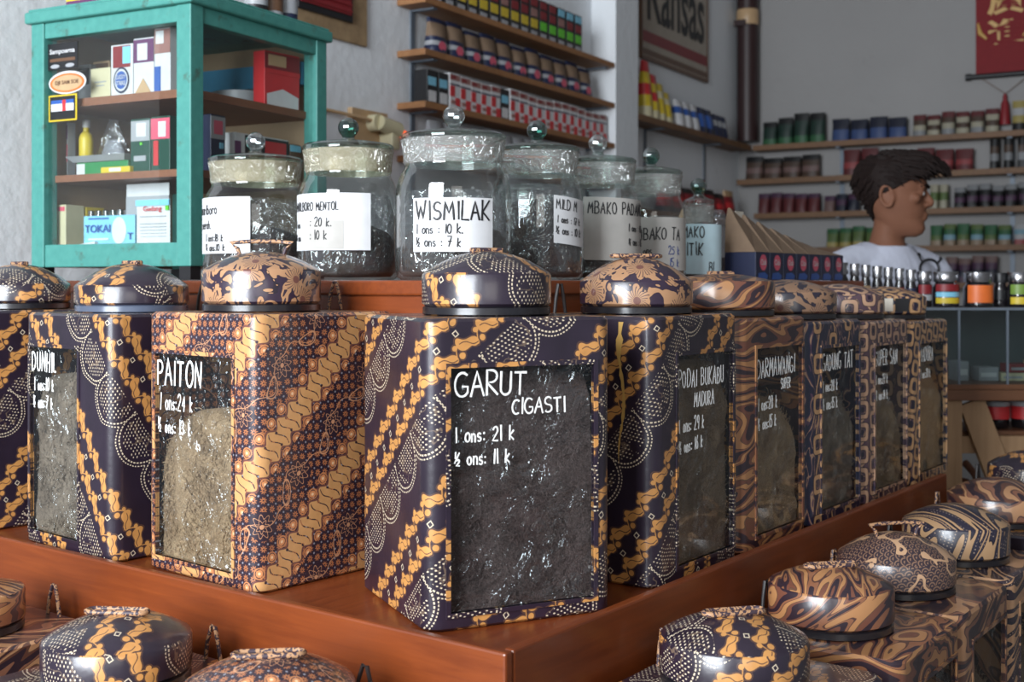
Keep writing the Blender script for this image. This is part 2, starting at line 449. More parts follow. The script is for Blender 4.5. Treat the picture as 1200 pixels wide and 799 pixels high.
def lettering(bm, text, x, y, h, r, fmap, slant=0, xs=1.0, rise=0, gap=.2, mi=0, seed=1):
    """paint strokes; fmap(x,y,e)->3D point lifted e off the surface"""
    rnd = random.Random(seed); cx = x
    for ch in text:
        hh = h*(1+rnd.uniform(-.07, .07)); oy = y+(cx-x)*rise+rnd.uniform(-.03, .03)*h; rot = rnd.uniform(-.05, .05)
        for st in G[ch]:
            pts = []
            for (a, b) in st:
                px, py = a*xs*hh, b*hh
                pts.append(Vector((cx+px+slant*py-rot*py, oy+py+rot*px)))
            dense = [pts[0]]
            for p in pts[1:]:
                q = dense[-1]; nn = max(1, int((p-q).length/(h*.3)))
                for i in range(1, nn+1): dense.append(q.lerp(p, i/nn))
            n = len(dense); Ls = []
            for i, p in enumerate(dense):
                t = dense[min(i+1, n-1)]-dense[max(i-1, 0)]
                t = t.normalized() if t.length > 1e-9 else Vector((0, 1))
                w = r*(1+rnd.uniform(-.18, .18)); nv = Vector((-t.y, t.x))*w
                e0 = p-t*w*.6 if i == 0 else (p+t*w*.6 if i == n-1 else p)
                Ls.append([fmap(*(e0+nv), .0), fmap(*(e0+nv*.5), .0003), fmap(*(e0-nv*.5), .0003), fmap(*(e0-nv), .0)])
            L = [[bm.verts.new(q) for q in row] for row in Ls]
            for i in range(n-1):
                for j in range(3):
                    f = bm.faces.new((L[i][j], L[i][j+1], L[i+1][j+1], L[i+1][j])); f.material_index = mi
        cx += (gw(ch)*xs+gap)*h
    return cx
def type_mesh(text, size, sx=1, sy=1, ext=.0005, bold=0, align='CENTER'):
    """printed lettering from the built-in typeface, as a mesh in XY"""
    cu = bpy.data.curves.new('t', 'FONT'); cu.body = text; cu.size = size; cu.extrude = ext; cu.offset = bold; cu.align_x = align; cu.align_y = 'CENTER'
    cu.resolution_u = 3
    o = bpy.data.objects.new('t', cu); COL.objects.link(o)
    dg = bpy.context.evaluated_depsgraph_get(); me = bpy.data.meshes.new_from_object(o.evaluated_get(dg))
    bm = NB(); bm.from_mesh(me); bpy.data.objects.remove(o); bpy.data.curves.remove(cu); bpy.data.meshes.remove(me)
    for v in bm.verts: v.co.x *= sx; v.co.y *= sy
    return bm
def place_bm(bm, origin, ex, ey):
    ez = ex.cross(ey)
    for v in bm.verts: v.co = origin+ex*v.co.x+ey*v.co.y+ez*v.co.z
    return bm
# ---- frames of the place
A = lambda px, py, D: Vector(((px-HX)/FPX*D, D, EYE+(HY-py)/FPX*D))
CS = Vector((-.007, 1.264)); U = Vector((-.801, .599)); VV = Vector((.599, .801))          # stand: corner of the first tray, two horizontal axes
S = lambda u, v, z: Vector((*(CS+U*u+VV*v), z))
TH_S = math.atan2(VV.y, VV.x)                                                               # local x runs along VV, local y along U
VR = Vector((.5075, .8616)); NR = Vector((.8616, -.5075))                                   # room: along the left wall, into the room
WN = 2.24; SF = 6.19
LW = lambda s, off, z: Vector((*(NR*(off-WN)+VR*s), z))                                     # a point off the left wall
FW = lambda s, off, z: Vector((*(NR*(s-WN)+VR*(SF-off)), z))                                # a point off the far wall, s from the corner
def s_left(px, off):
    t = (px-HX)/FPX; n = off-WN; bx, by = NR*n
    return (t*by-bx)/(VR.x-t*VR.y)
def s_far(px, off):
    t = (px-HX)/FPX; b = VR*(SF-off)-NR*WN
    return (t*b.y-b.x)/(NR.x-t*NR.y)
TH_L = math.atan2(VR.y, VR.x)     # local x along the wall going away, local -y into the room
TH_F = math.atan2(NR.y, NR.x)
def stand_box(bm, u0, u1, v0, v1, z0, z1, mi=0, bev=0):
    M = Matrix.Translation((*CS, 0)) @ Matrix.Rotation(TH_S, 4, 'Z')
    return box(bm, v0, v1, u0, u1, z0, z1, mi, bev, M)
def wall_box(bm, s0, s1, o0, o1, z0, z1, mi=0, bev=0):
    M = Matrix.Translation((*(-NR*WN), 0)) @ Matrix.Rotation(TH_L, 4, 'Z')
    return box(bm, s0, s1, -o1, -o0, z0, z1, mi, bev, M)
def far_box(bm, s0, s1, o0, o1, z0, z1, mi=0, bev=0):
    M = Matrix.Translation((*(-NR*WN+VR*SF), 0)) @ Matrix.Rotation(TH_F, 4, 'Z')
    return box(bm, s0, s1, -o1, -o0, z0, z1, mi, bev, M)
# ---------------------------------------------------------------- materials
def wood(name, c0, c1, rough=.35, coat=.4, axis=(1, 14, 14), sc=6):
    def f(k):
        v = k.scale(k.coord(), axis); n = k.noise(v, sc, 4, .6, .5)
        n2 = k.noise(k.coord(), 5, 3)
        c = k.mix(n, c0, c1)
        return k.mix(k.mx(n2*1.2-.60, 0), c, tuple(x*.4 for x in c0))
    return mat(name, fn=f, rough=rough, coat=coat, bump=lambda k: k.noise(k.scale(k.coord(), axis), sc*2, 4), bstr=.06, bdist=.002)
wood('stand_wood', (.11, .018, .004), (.27, .060, .011), .4, .22, (1.5, 22, 22), 4); wood('stand_wood_front', (.11, .018, .004), (.27, .060, .011), .4, .22, (22, 1.5, 22), 4)
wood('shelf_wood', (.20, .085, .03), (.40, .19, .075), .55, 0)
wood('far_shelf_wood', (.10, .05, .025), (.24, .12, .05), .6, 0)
wood('pine', (.30, .17, .085), (.52, .33, .18), .6, 0, (14, 14, 1), 5)
wood('table_wood', (.11, .045, .02), (.24, .10, .045), .5, 0)
wood('cabinet_shelf_wood', (.16, .06, .03), (.30, .12, .06), .6, 0)
def plaster(c):
    def f(k):
        n = k.noise(k.coord(), 2.2, 5, .6); n2 = k.noise(k.coord(), 7, 4, .65)
        c1 = k.mix(n, tuple(x*.84 for x in c), c)
        st = k.mx(n2*3-2.0, 0)
        return k.mix(st, c1, tuple(x*.62 for x in c))
    return f
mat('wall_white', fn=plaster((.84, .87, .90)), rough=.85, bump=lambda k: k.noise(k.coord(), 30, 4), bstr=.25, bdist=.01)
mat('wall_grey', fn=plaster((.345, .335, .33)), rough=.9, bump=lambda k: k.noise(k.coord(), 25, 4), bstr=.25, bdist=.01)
mat('floor_tile', (.20, .17, .15), .4); mat('ceiling_white', (.60, .60, .60), .9)
def teal(k):
    n = k.noise(k.coord(), 22, 4, .65); n2 = k.noise(k.coord(), 60, 2)
    c = k.mix(n2, (.043, .215, .190), (.08, .31, .265))
    return k.mix(k.mx(n*6-3.55, 0), c, (.06, .075, .05))
mat('teal_paint', fn=teal, rough=.5, bump=lambda k: k.noise(k.coord(), 50, 3), bstr=.3)
mat('blue_paint', (.05, .25, .42), .5)
batik('parang_rise', parang(40, .03, .055, T=.138))
batik('parang_steep', parang(52, .01, .02, T=.136))
batik('parang_fall', parang(-56, .02, .10, T=.145))
batik('parang_small', parang(35, .0, .03, T=.115))
batik('floral_serpent', floral(47, .03, .055))
batik('wood_swirl', swirl(8, 10, .40, 13))
batik('wood_swirl_wide', swirl(20, 9, .32, 19, ox=.2))
batik('brown_swirl', swirl(35, 7, .4, 13, ((.03, .018, .025), (.11, .045, .03), (.42, .22, .11), (.23, .10, .06)), ox=.4))
batik('zebra_vine', zebra(70, 17, 10, stretch=.22)); batik('zebra_fine', zebra(20, 15, 9, ox=.33, base=(.03, .018, .03), line=(.5, .28, .15)))
batik('navy_rings', rings(90, .066)); batik('navy_rings_fine', rings(80, .036, ox=.3))
batik('mauve_rings', rings(90, .040, base=(.10, .055, .075), line=(.55, .33, .21), alt=(.03, .03, .06), ox=.11))
batik('petal_print', petals()); batik('petal_dark', petals(18, (.025, .02, .035), (.30, .17, .10), .3))
batik('scale_print', scales())
mat('black_lacquer', (.012, .011, .014), .3, coat=.5); mat('collar_blue', (.09, .11, .16), .25, coat=.5)
mat('rope_print', fn=lambda k: k.mix(k.fr(k.noise(k.coord(), 90, 2)*5) < .5, (.05, .03, .04), (.42, .23, .12)), rough=.5)
mat('black_rope', (.03, .025, .025), .5)
def leaf(c0, c1, c2):
    def f(k):
        a = k.noise(k.scale(k.coord(), (1, 1, 2.5)), 80, 3, .7, 3); b = k.noise(k.scale(k.coord(), (2.5, 1, 1)), 75, 3, .7, 3)
        m_ = k.mx(k.abs(a-.5), k.abs(b-.5))
        c = k.mix(k.mx(1-m_*9, 0), c1, c0)
        return k.mix(k.mx(k.noise(k.coord(), 14, 3)*2-1.0, 0), c, c2)
    return f
def tob(name, c0, c1, c2):
    mat(name, fn=leaf(c0, c1, c2), rough=.8, bump=lambda k: k.noise(k.coord(), 160, 4, .7, 2), bstr=.9, bdist=.006)
tob('tobacco_tan', (.32, .19, .10), (.66, .45, .26), (.20, .11, .06))
tob('tobacco_grey', (.23, .165, .115), (.44, .34, .25), (.12, .08, .055))
tob('tobacco_dark', (.035, .020, .018), (.15, .10, .09), (.075, .025, .022))
tob('tobacco_brown', (.17, .105, .06), (.36, .24, .14), (.12, .06, .035))
tob('tobacco_jar', (.045, .03, .028), (.12, .09, .08), (.10, .05, .07))
glassy('tin_pane', (.86, .90, .91), .02, .25, .04)
glassy('bag_film', (.95, .95, .95), .15, .28, .13, 26, .9, .035, gmask=(9, 3.6, -1.55))
glassy('clear_pane', (.93, .97, .96), .03, .30, .02)
glassy('jar_glass', (.90, .94, .93), .05, .62, .03)
glassy('jar_lid_glass', (.70, .82, .78), .10, .60, .05)
glassy('knob_green', (.18, .42, .36), .16, .6, .05); glassy('knob_clear', (.86, .90, .90), .30, .6, .06)
glassy('wrap_film', (.75, .75, .74), .22, .45, .12, 60, 1.0, .03, (.60, .60, .57), .36)
glassy('wrap_film_yellow', (.75, .70, .55), .22, .45, .12, 60, 1.0, .03, (.62, .56, .38), .45)
glassy('case_glass', (.62, .70, .70), .05, .5, .03)
glassy('plastic_bag', (.90, .90, .92), .12, .35, .12, 22, .9, .03, (.6, .6, .64), .05)
mat('paper_white', (.64, .64, .65), .8); mat('paper_grey', (.46, .44, .41), .8); mat('paper_warm', (.72, .66, .56), .8)
mat('chalk_paint', (.86, .86, .84), .7); mat('chalk_blue', (.55, .72, .78), .7); mat('ink_black', (.012, .012, .014), .5); mat('ink_blue', (.02, .05, .22), .5)
for n_, c_ in dict(white=(.62, .62, .63), cream=(.60, .54, .35), red=(.55, .03, .035), dark_red=(.22, .015, .02), orange=(.75, .16, .03), pink=(.65, .10, .16), navy=(.016, .022, .06),
                   blue=(.03, .10, .36), sky=(.22, .55, .72), yellow=(.62, .46, .03), green=(.03, .22, .07), dark_green=(.01, .06, .04), lime=(.12, .55, .03), black=(.012, .012, .014),
                   grey=(.35, .36, .38), tan=(.50, .33, .18), brown=(.13, .065, .035), purple=(.12, .03, .11), leafgreen=(.16, .27, .04), gold=(.60, .36, .10), kraft=(.36, .25, .155), picture=(.30, .15, .13)).items():
    mat('print_'+n_, c_, .42)
mat('dim_kraft', (.21, .14, .09), .8)
mat('metal_bracket', (.16, .19, .23), .5, .3); mat('chrome', (.42, .42, .44), .22, 1.0); mat('case_back', (.05, .07, .075), .5); mat('bottle_dark', (.012, .010, .012), .12, coat=.6)
mat('pipe_brown', (.030, .012, .012), .45); mat('tin_metal', (.5, .52, .55), .4, .6)

# ---------------------------------------------------------------- the room
bm = NB(); box(bm, -6, 7, -4, 9, -.1, 0); struct('floor', bm, 'floor_tile')
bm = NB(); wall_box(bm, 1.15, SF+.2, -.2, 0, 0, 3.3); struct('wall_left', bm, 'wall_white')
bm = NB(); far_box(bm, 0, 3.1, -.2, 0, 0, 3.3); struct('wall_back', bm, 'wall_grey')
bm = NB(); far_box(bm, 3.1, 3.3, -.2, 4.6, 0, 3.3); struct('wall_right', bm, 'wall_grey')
bm = NB(); wall_box(bm, .9, SF+.2, -.2, 3.35, 3.3, 3.4); struct('ceiling', bm, 'ceiling_white')
bm = NB(); wall_box(bm, 4.445, 4.66, 0, .11, 0, 3.3); struct('trim_1', bm, 'wall_white')

# ---------------------------------------------------------------- tiered wooden stand
Z0, Z1, Z2 = .55, .95, 1.352
stand = thing('display_stand', 'large tiered reddish wooden stand carrying the patterned tins and glass jars', 'stand', (*S(.6, .6, 0).xy, 0), TH_S)
def stand_part(name, fn):
    bm = NB(); fn(bm)
    mi = Matrix.Rotation(-TH_S, 4, 'Z') @ Matrix.Translation(-Vector((*S(.6, .6, 0).xy, 0)))
    for v in bm.verts: v.co = mi @ v.co
    return obj(name, bm, 'stand_wood_front' if name.startswith('front') else 'stand_wood', stand)
UM, VM, VM2 = 1.50, 1.48, 1.80
stand_part('middle_shelf', lambda b: (stand_box(b, .014, UM, .014, .30, Z1-.02, Z1), stand_box(b, .014, .30, .30, VM, Z1-.02, Z1)))
stand_part('lower_shelf', lambda b: (stand_box(b, -.30, UM, -.30, 0, Z0-.025, Z0), stand_box(b, -.30, 0, 0, 2.25, Z0-.025, Z0)))
stand_part('upper_shelf', lambda b: (stand_box(b, .292, 1.55, .292, VM2, Z2-.022, Z2, 0, .003)))
stand_part('front_rail', lambda b: stand_box(b, 0, UM, 0, .014, Z0, Z1+.012, 0, .003))
stand_part('side_rail', lambda b: stand_box(b, 0, .014, .0145, VM, Z0, Z1+.012, 0, .003))
stand_part('front_riser', lambda b: stand_box(b, .30, UM, .30, .318, Z1, Z2-.022))
stand_part('side_riser', lambda b: stand_box(b, .30, .318, .3185, VM2, Z1, Z2-.022))
for (u, v, zt) in ((-.28, -.28, Z0-.025), (1.45, -.28, Z0-.025), (-.28, 2.2, Z0-.025), (.36, 1.74, Z2-.022), (1.45, 1.70, Z2-.022), (1.45, .36, Z2-.022), (.36, .36, Z2-.022)):
    stand_part('leg', lambda b: stand_box(b, u-.025, u+.025, v-.025, v+.025, 0, zt))

# ---------------------------------------------------------------- batik covered tins
def rsq(S_, r, cuts=(), seg=6):
    """rounded square perimeter, counter-clockwise from the middle of the back; returns (x,y) list with extra points on the front side"""
    h = S_/2; P = []
    def corner(cx, cy, a):
        for i in range(seg+1):
            t = R(a+90*i/seg); P.append((cx+r*math.cos(t), cy+r*math.sin(t)))
    P.append((0, h)); corner(-h+r, h-r, 90); corner(-h+r, -h+r, 180)
    for c in cuts: P.append((c, -h))
    corner(h-r, -h+r, 270); corner(h-r, h-r, 0)
    return P
def uvlay(bm): return bm.loops.layers.uv.verify()
def tin_body(S_, H, r, wx0, wx1, wz0, wz1, uoff):
    bm = NB(); uv = uvlay(bm); P = rsq(S_, r, (wx0, wx1)); n = len(P)
    per = [0]
    for i in range(n): per.append(per[-1]+math.dist(P[i], P[(i+1) % n]))
    def inset(p, d):
        f = 1-d/(S_/2); return (p[0]*f, p[1]*f)
    lev = [(0, .003), (.003, 0), (wz0, 0), (wz1, 0), (H-.004, 0), (H, .004)]
    Lv = [[bm.verts.new((*inset(p, d), z)) for p in P] for z, d in lev]
    fi = P.index((wx0, -S_/2))
    for l in range(len(lev)-1):
        for i in range(n):
            if l == 2 and i == fi: continue
            k = (i+1) % n
            f = bm.faces.new((Lv[l][i], Lv[l][k], Lv[l+1][k], Lv[l+1][i]))
            for lp, (uu, zz) in zip(f.loops, ((per[i], lev[l][0]), (per[i+1], lev[l][0]), (per[i+1], lev[l+1][0]), (per[i], lev[l+1][0]))):
                lp[uv].uv = (uu+uoff, zz)
    f = bm.faces.new(Lv[-1])
    for lp in f.loops: lp[uv].uv = (lp.vert.co.x+uoff*.7, lp.vert.co.y)
    f = bm.faces.new(Lv[0][::-1])
    # reveal of the window
    h = -S_/2; d = .006
    q = [(wx0, wz0), (wx1, wz0), (wx1, wz1), (wx0, wz1)]
    a = [Lv[2][fi], Lv[2][fi+1], Lv[3][fi+1], Lv[3][fi]]
    b = [bm.verts.new((x, h+d, z)) for x, z in q]
    for i in range(4):
        f = bm.faces.new((a[i], a[(i+1) % 4], b[(i+1) % 4], b[i]))
        for lp in f.loops: lp[uv].uv = (lp.vert.co.x, lp.vert.co.z)
    return bm
def lid_mesh(r, hr, hd, uoff, z0=0, mi=0, flat=.0):
    bm = NB(); uv = uvlay(bm); seg = 48
    prof = [(r-.004, 0), (r, .003), (r, hr-.003), (r-.002, hr)]
    m = 7
    for i in range(1, m):
        t = i/m; prof.append((r*(1-t)-.002*(1-t), hr+hd*(1-(1-t)**2)))
    prof.append((0, hr+hd))
    L = []
    for (rr, z) in prof:
        L.append([bm.verts.new((rr*math.cos(2*PI*j/seg), rr*math.sin(2*PI*j/seg), z0+z)) for j in range(seg)] if rr > 1e-6 else [bm.verts.new((0, 0, z0+z))])
    for i in range(len(L)-1):
        for j in range(seg):
            k = (j+1) % seg
            vs_ = (L[i][j], L[i][k], L[i+1][k], L[i+1][j]) if len(L[i+1]) > 1 else (L[i][j], L[i][k], L[i+1][0])
            f = bm.faces.new(vs_)
            if i < 3:
                a0, a1 = 2*PI*j/seg*r, 2*PI*(j+1)/seg*r
                us = (a0, a1, a1, a0)
                for lp, u_ in zip(f.loops, us): lp[uv].uv = (u_+uoff, lp.vert.co.z-z0)
            else:
                for lp in f.loops: lp[uv].uv = (lp.vert.co.x+uoff*.6, lp.vert.co.y)
    bm.faces.new(L[0][::-1])
    return bm
def stadium(a, b, z, n=8):
    p = []
    for i in range(n+1): t = -PI/2+PI*i/n; p.append((a+b*math.cos(t), b*math.sin(t), z))
    for i in range(n+1): t = PI/2+PI*i/n; p.append((-a+b*math.cos(t), b*math.sin(t), z))
    return p
def rumple_grid(bm, x0, x1, z0, z1, y, nx, nz, amp, fr, seed, back=None, mi=0, dome=0):
    L = []
    for j in range(nz+1):
        row = []
        for i in range(nx+1):
            a, b = i/nx, j/nz; x = x0+(x1-x0)*a; zt = z1
            if dome: zt = z1-dome*abs(2*a-1)**2.2
            z = z0+(zt-z0)*b
            yy = y+amp*noise.noise(Vector((x*fr+seed, z*fr, seed*1.7)))+amp*.5*noise.noise(Vector((x*fr*2.3, z*fr*2.3, seed)))
            if not back: yy = y-.001+amp*(1.2*abs(noise.noise(Vector((x*fr+seed+z*fr*.5, z*fr*.8-x*fr*.4, seed*1.7))))-.8*abs(noise.noise(Vector((x*fr*1.9, z*fr*1.7+x*fr, seed)))))
            if back: yy += .02*max(0, b-.75)**2*16
            row.append(bm.verts.new((x, yy, z)))
        L.append(row)
    for j in range(nz):
        for i in range(nx): bm.faces.new((L[j][i], L[j][i+1], L[j+1][i+1], L[j+1][i])).material_index = mi
    if back:
        B = [[bm.verts.new((v.co.x, back, v.co.z)) for v in row] for row in (L[0], L[-1])]
        ring = L[0]+[L[j][-1] for j in range(1, nz+1)]+L[-1][-2::-1]+[L[j][0] for j in range(nz-1, 0, -1)]
        bk = [bm.verts.new((v.co.x, back, v.co.z)) for v in ring]
        for row in B:
            for v in row: bm.verts.remove(v)
        n = len(ring)
        for i in range(n): bm.faces.new((ring[i], ring[(i+1) % n], bk[(i+1) % n], bk[i])).material_index = mi
TINS = 'batik covered tobacco tins'
SZ = .243
def tin(apex, corner, th, H, print_, label, win=(-.09, .09), words=(), tobacco='tobacco_brown', fill=.26, lid=None, lid_off=(0, 0), lid_r=.083, hr=.044, hd=.034,
        lid_print='parang_small', collar='black_lacquer', handle='flat', hrot=0, z=Z1, uoff=0, group=TINS, loop=True, wz=(.020, .300), loopside=0, seed=1, frame_print=None, sz=SZ, lid_card=False):
    h = sz/2
    c = Vector((apex[0], apex[1]))-Matrix.Rotation(th, 2) @ Vector((corner*h, -h))
    t = thing('tobacco_tin', label, 'tin', (c.x, c.y, z+.001), th, group)
    wz1 = min(wz[1], H-.045)
    body = obj('body', tin_body(sz, H, .021, win[0], win[1], wz[0], wz1, uoff), print_, t, 40)
    bm = NB(); fw = .0055; y0, y1 = -h-.0016, -h+.004; x0, x1 = win
    uv = uvlay(bm)
    for (a, b, p, q) in ((x0-fw, x0, wz[0]-fw, wz1+fw), (x1, x1+fw, wz[0]-fw, wz1+fw), (x0, x1, wz[0]-fw, wz[0]), (x0, x1, wz1, wz1+fw)): box(bm, a, b, y0, y1, p, q)
    for f in bm.faces:
        for lp in f.loops: lp[uv].uv = (lp.vert.co.x+lp.vert.co.y+uoff+.05, lp.vert.co.z)
    obj('window_frame', bm, frame_print or print_, t)
    bm = NB(); vs_ = [bm.verts.new(p) for p in ((x0, -h+.002, wz[0]), (x1, -h+.002, wz[0]), (x1, -h+.002, wz1), (x0, -h+.002, wz1))]; bm.faces.new(vs_)
    pane = obj('window_pane', bm, 'tin_pane', t)
    if words:
        bm = NB(); wd = x1-x0
        for i, w_ in enumerate(words):
            tx, fx, fz, hh = w_[:4]; xs = w_[4] if len(w_) > 4 else 1; rise = w_[5] if len(w_) > 5 else 0
            lettering(bm, tx, x0+fx*wd, wz1-fz*(wz1-wz[0]), hh, max(.0011, hh*.050), lambda a, b, e: (a, -h+.0014-e, b), .02, xs, rise, .17, seed=seed*7+i)
        obj('price_lettering', bm, 'chalk_paint', pane)
    bm = NB(); rumple_grid(bm, x0-.004, x1+.004, wz[0]-.008, wz[0]+fill, -h+.014, 26, 34, .006, 26, seed, back=h-.03, dome=.045 if fill < .24 else .01)
    rs = random.Random(seed*13+1); wd_ = x1-x0; dome = .045 if fill < .24 else .01
    for q in range(1500):
        a_, b_ = rs.random(), rs.random(); px = x0+wd_*a_; pz = wz[0]-.004+(fill-dome*abs(2*a_-1)**2.2+.002)*b_
        an = rs.uniform(0, 2*PI); cu = rs.uniform(-70, 70); ln_ = rs.uniform(.008, .024); yy = -h+.0125+rs.uniform(-.001, .004)+.02*max(0, b_-.75)**2*16; ww = rs.uniform(.0003, .0007); pv = None
        for i in range(5):
            dx, dz = math.cos(an), math.sin(an); y2 = yy+.0015*math.sin(i*1.3+q)
            if not (x0-.004 < px < x1+.004 and wz[0]-.008 < pz): break
            cr = (bm.verts.new((px-dz*ww, y2, pz+dx*ww)), bm.verts.new((px+dz*ww, y2-.0002, pz-dx*ww)))
            if pv: bm.faces.new((pv[0], pv[1], cr[1], cr[0]))
            pv = cr; px += dx*ln_/4; pz += dz*ln_/4; an += cu*ln_/4
    obj('tobacco', bm, tobacco, t, 60)
    bm = NB(); rumple_grid(bm, x0-.003, x1+.003, wz[0]-.006, wz1+.004, -h+.0085, 30, 44, .0050, 17, seed+5)
    obj('plastic_bag', bm, 'bag_film', t, 180)
    lx, ly = lid_off
    bm = NB(); lathe(bm, [(lid_r-.004, 0), (lid_r-.001, .002), (lid_r-.001, .010), (lid_r-.004, .012)], 40, c=(lx, ly, H))
    obj('collar', bm, collar, t, 40)
    lo = obj('lid', lid_mesh(lid_r, hr, hd, uoff+.2), lid_print, t, 35, (lx, ly, H+.012))
    if handle == 'flat':
        bm = NB(); tube(bm, stadium(.028, .0085, hr+hd+.001), .0032, 6, closed=True)
        obj('lid_handle', bm, 'rope_print', lo, 60, (0, 0, 0), hrot)
    elif handle == 'raised':
        bm = NB(); zz = hr+hd
        tube(bm, [(-.030, 0, zz-.009), (-.034, 0, zz+.004), (-.044, .0, zz+.012), (-.02, 0, zz+.014), (.02, 0, zz+.014), (.044, 0, zz+.012), (.034, 0, zz+.004), (.030, 0, zz-.009)], .0030, 7)
        obj('lid_handle', bm, 'rope_print', lo, 60, (0, 0, 0), hrot)
    elif handle == 'strap':
        bm = NB(); box(bm, -.022, .022, -.006, .006, hr+hd-.003, hr+hd+.004, bev=.002)
        obj('lid_handle', bm, 'rope_print', lo, None, (0, 0, 0), hrot)
    if loop:
        bm = NB(); yy = h-.010; q = loopside
        tube(bm, [(q-.014, yy, H-.002), (q-.010, yy, H+.022), (q-.003, yy+.001, H+.042), (q+.004, yy, H+.042), (q+.010, yy, H+.022), (q+.015, yy, H-.002)], .0026, 6)
        obj('carry_loop', bm, 'rope_print' if seed % 2 else 'black_rope', t, 60)
    if lid_card:
        bm = NB(); d = Vector((lid_card[0], lid_card[1])).normalized(); ex = Vector((-d.y, d.x, 0)); o0 = Vector((d.x*(lid_r+.0012), d.y*(lid_r+.0012), 0))
        for (a0, a1, m_) in ((-.026, .022, 0), (.026, .052, 1)):
            vs_ = [bm.verts.new(o0+ex*a+Vector((0, 0, zz))-Vector((d.x, d.y, 0))*abs(a)*abs(a)*5) for a, zz in ((a0, .006), (a1, .006), (a1, .032), (a0, .032))]
            old = set(bm.faces); f0 = bm.faces.new(vs_); r_ = bmesh.ops.extrude_face_region(bm, geom=[f0])
            for v in [g for g in r_['geom'] if isinstance(g, bmesh.types.BMVert)]: v.co += Vector((d.x, d.y, 0))*.0012
            for f in bm.faces:
                if f not in old: f.material_index = m_
        obj('paper_card', bm, ['paper_warm', 'print_black'], lo)
    return t
TL = R(-40.8); TR = R(53.2)
tin((-.326, 1.540), 1, TL, .357, 'floral_serpent', 'patterned tin with rust stars and tan serpent bands, window lettered PAITON', (-.100, .076),
    (('PAITON', .02, .155, .034, .72), ('1 ons:24 k', .05, .275, .021, .62), ('½ ons: 13 k', .03, .39, .019, .62)), 'tobacco_tan', .205, lid_print='petal_print', lid_r=.083, hr=.047, hd=.026, handle='raised', hrot=R(40.8), lid_off=(-.012, -.01), uoff=.02, seed=3, sz=.250)
tin((-.567, 1.712), 1, TL, .352, 'parang_fall', 'purple batik tin with falling gold bands, window lettered DUNHIL', (-.103, .036),
    (('DUNHIL', .02, .13, .029, .62), ('1 ons:10 k', .07, .235, .018, .55), ('½ ons:7 k', .05, .33, .018, .55)), 'tobacco_grey', .24, lid_print='parang_fall', collar='collar_blue', lid_off=(-.012, -.006), lid_r=.086, hr=.030, hd=.034, handle='strap', uoff=.06, seed=2, sz=.250)
tin((-.842, 1.931), 1, TL, .352, 'parang_steep', 'gold and purple batik tin half cut off beside the DUNHIL tin', (-.10, .06), (), 'tobacco_brown', .2, lid_print='parang_small', lid_off=(0, 0), lid_r=.084, hr=.032, hd=.034, handle='strap', uoff=.11, seed=4)
tin((-.097, 1.371), -1, R(24.8), .357, 'parang_rise', 'purple and gold batik tin standing on the tray corner, window lettered GARUT CIGASTI', (-.092, .094),
    (('GARUT', .03, .115, .027, .95), ('CIGASTI', .42, .20, .0175, .95), ('1 ons: 21 k', .035, .305, .017, .78), ('½ ons: 11 k', .03, .40, .016, .78)), 'tobacco_dark', .275, lid_print='parang_fall', lid_r=.082, hr=.041, hd=.028, handle='strap', hrot=.1, lid_off=(.006, .0), uoff=.0, seed=6, loopside=.035)
ROWT = [(.353, 'parang_steep', 'purple and gold batik tin with a torn gold streak, window lettered PODAI BUKABU', (('PODAI BUKABU', .03, .155, .023, .62), ('MADURA', .30, .255, .019, .62), ('1 ons: 29 k', .04, .37, .018, .58, .03), ('½ ons: 16 k', .04, .47, .017, .58, .05)), 'tobacco_brown', .27, 'petal_print', .081, .036, .034, 'flat', .02),
        (.344, 'wood_swirl', 'tan and brown wood-grain swirl tin, window lettered DARMAWANGI', (('DARMAWANGI', .03, .16, .026, .66, .02), ('SUPER', .54, .235, .015, .62), ('1 ons:28 k', .05, .335, .019, .58, .02), ('½ ons:15 k', .05, .44, .018, .58, .04)), 'tobacco_tan', .20, 'wood_swirl_wide', .086, .044, .012, 'strap', .03),
        (.333, 'navy_rings', 'navy tin with tan ring links, third in the right-hand row after the wood-swirl tin', (('GADUNG TAT', .03, .14, .027, .62), ('1 ons:28 k', .05, .27, .018, .58), ('½ ons:15 k', .05, .38, .018, .58)), 'tobacco_grey', .20, 'petal_dark', .086, .036, .022, None, .035),
        (.327, 'mauve_rings', 'mauve and tan ring-print tin, fourth in the right-hand row', (('SUPER SAN', .03, .14, .027, .62), ('1 ons:27 k', .05, .27, .017, .58), ('½ ons:14 k', .05, .38, .017, .58)), 'tobacco_tan', .17, 'mauve_rings', .083, .036, .020, None, .035),
        (.321, 'navy_rings_fine', 'small-ringed navy tin farthest along the right-hand row beside the pine post', (('MADURA', .02, .14, .027, .62), ('1 ons:20 k', .05, .27, .017, .58)), 'tobacco_tan', .22, 'navy_rings_fine', .083, .036, .020, None, .035)]
for i, (H, pr, lb, wd, tb, fl, lp, lr, hr, hd, hn, lo) in enumerate(ROWT):
    s = .246*i
    tin((.185+.599*s, 1.565+.801*s), -1, TR, H, pr, lb, (-.062, .100) if i == 0 else (-.068, .098), wd, tb, fl, lid_print=lp, lid_r=lr, hr=hr, hd=hd, handle=hn, hrot=R(-40), lid_off=(lo, -lo*.4), uoff=.05+.13*i, seed=10+i, loop=(i < 1), lid_card=(-.96, -.27) if i == 4 else False)
t = [o for o in COL.objects if o.get('label', '').startswith('purple and gold batik tin with a torn')][0]
bm = NB(); rs = random.Random(8); pv = None; hx = -SZ/2-.0006
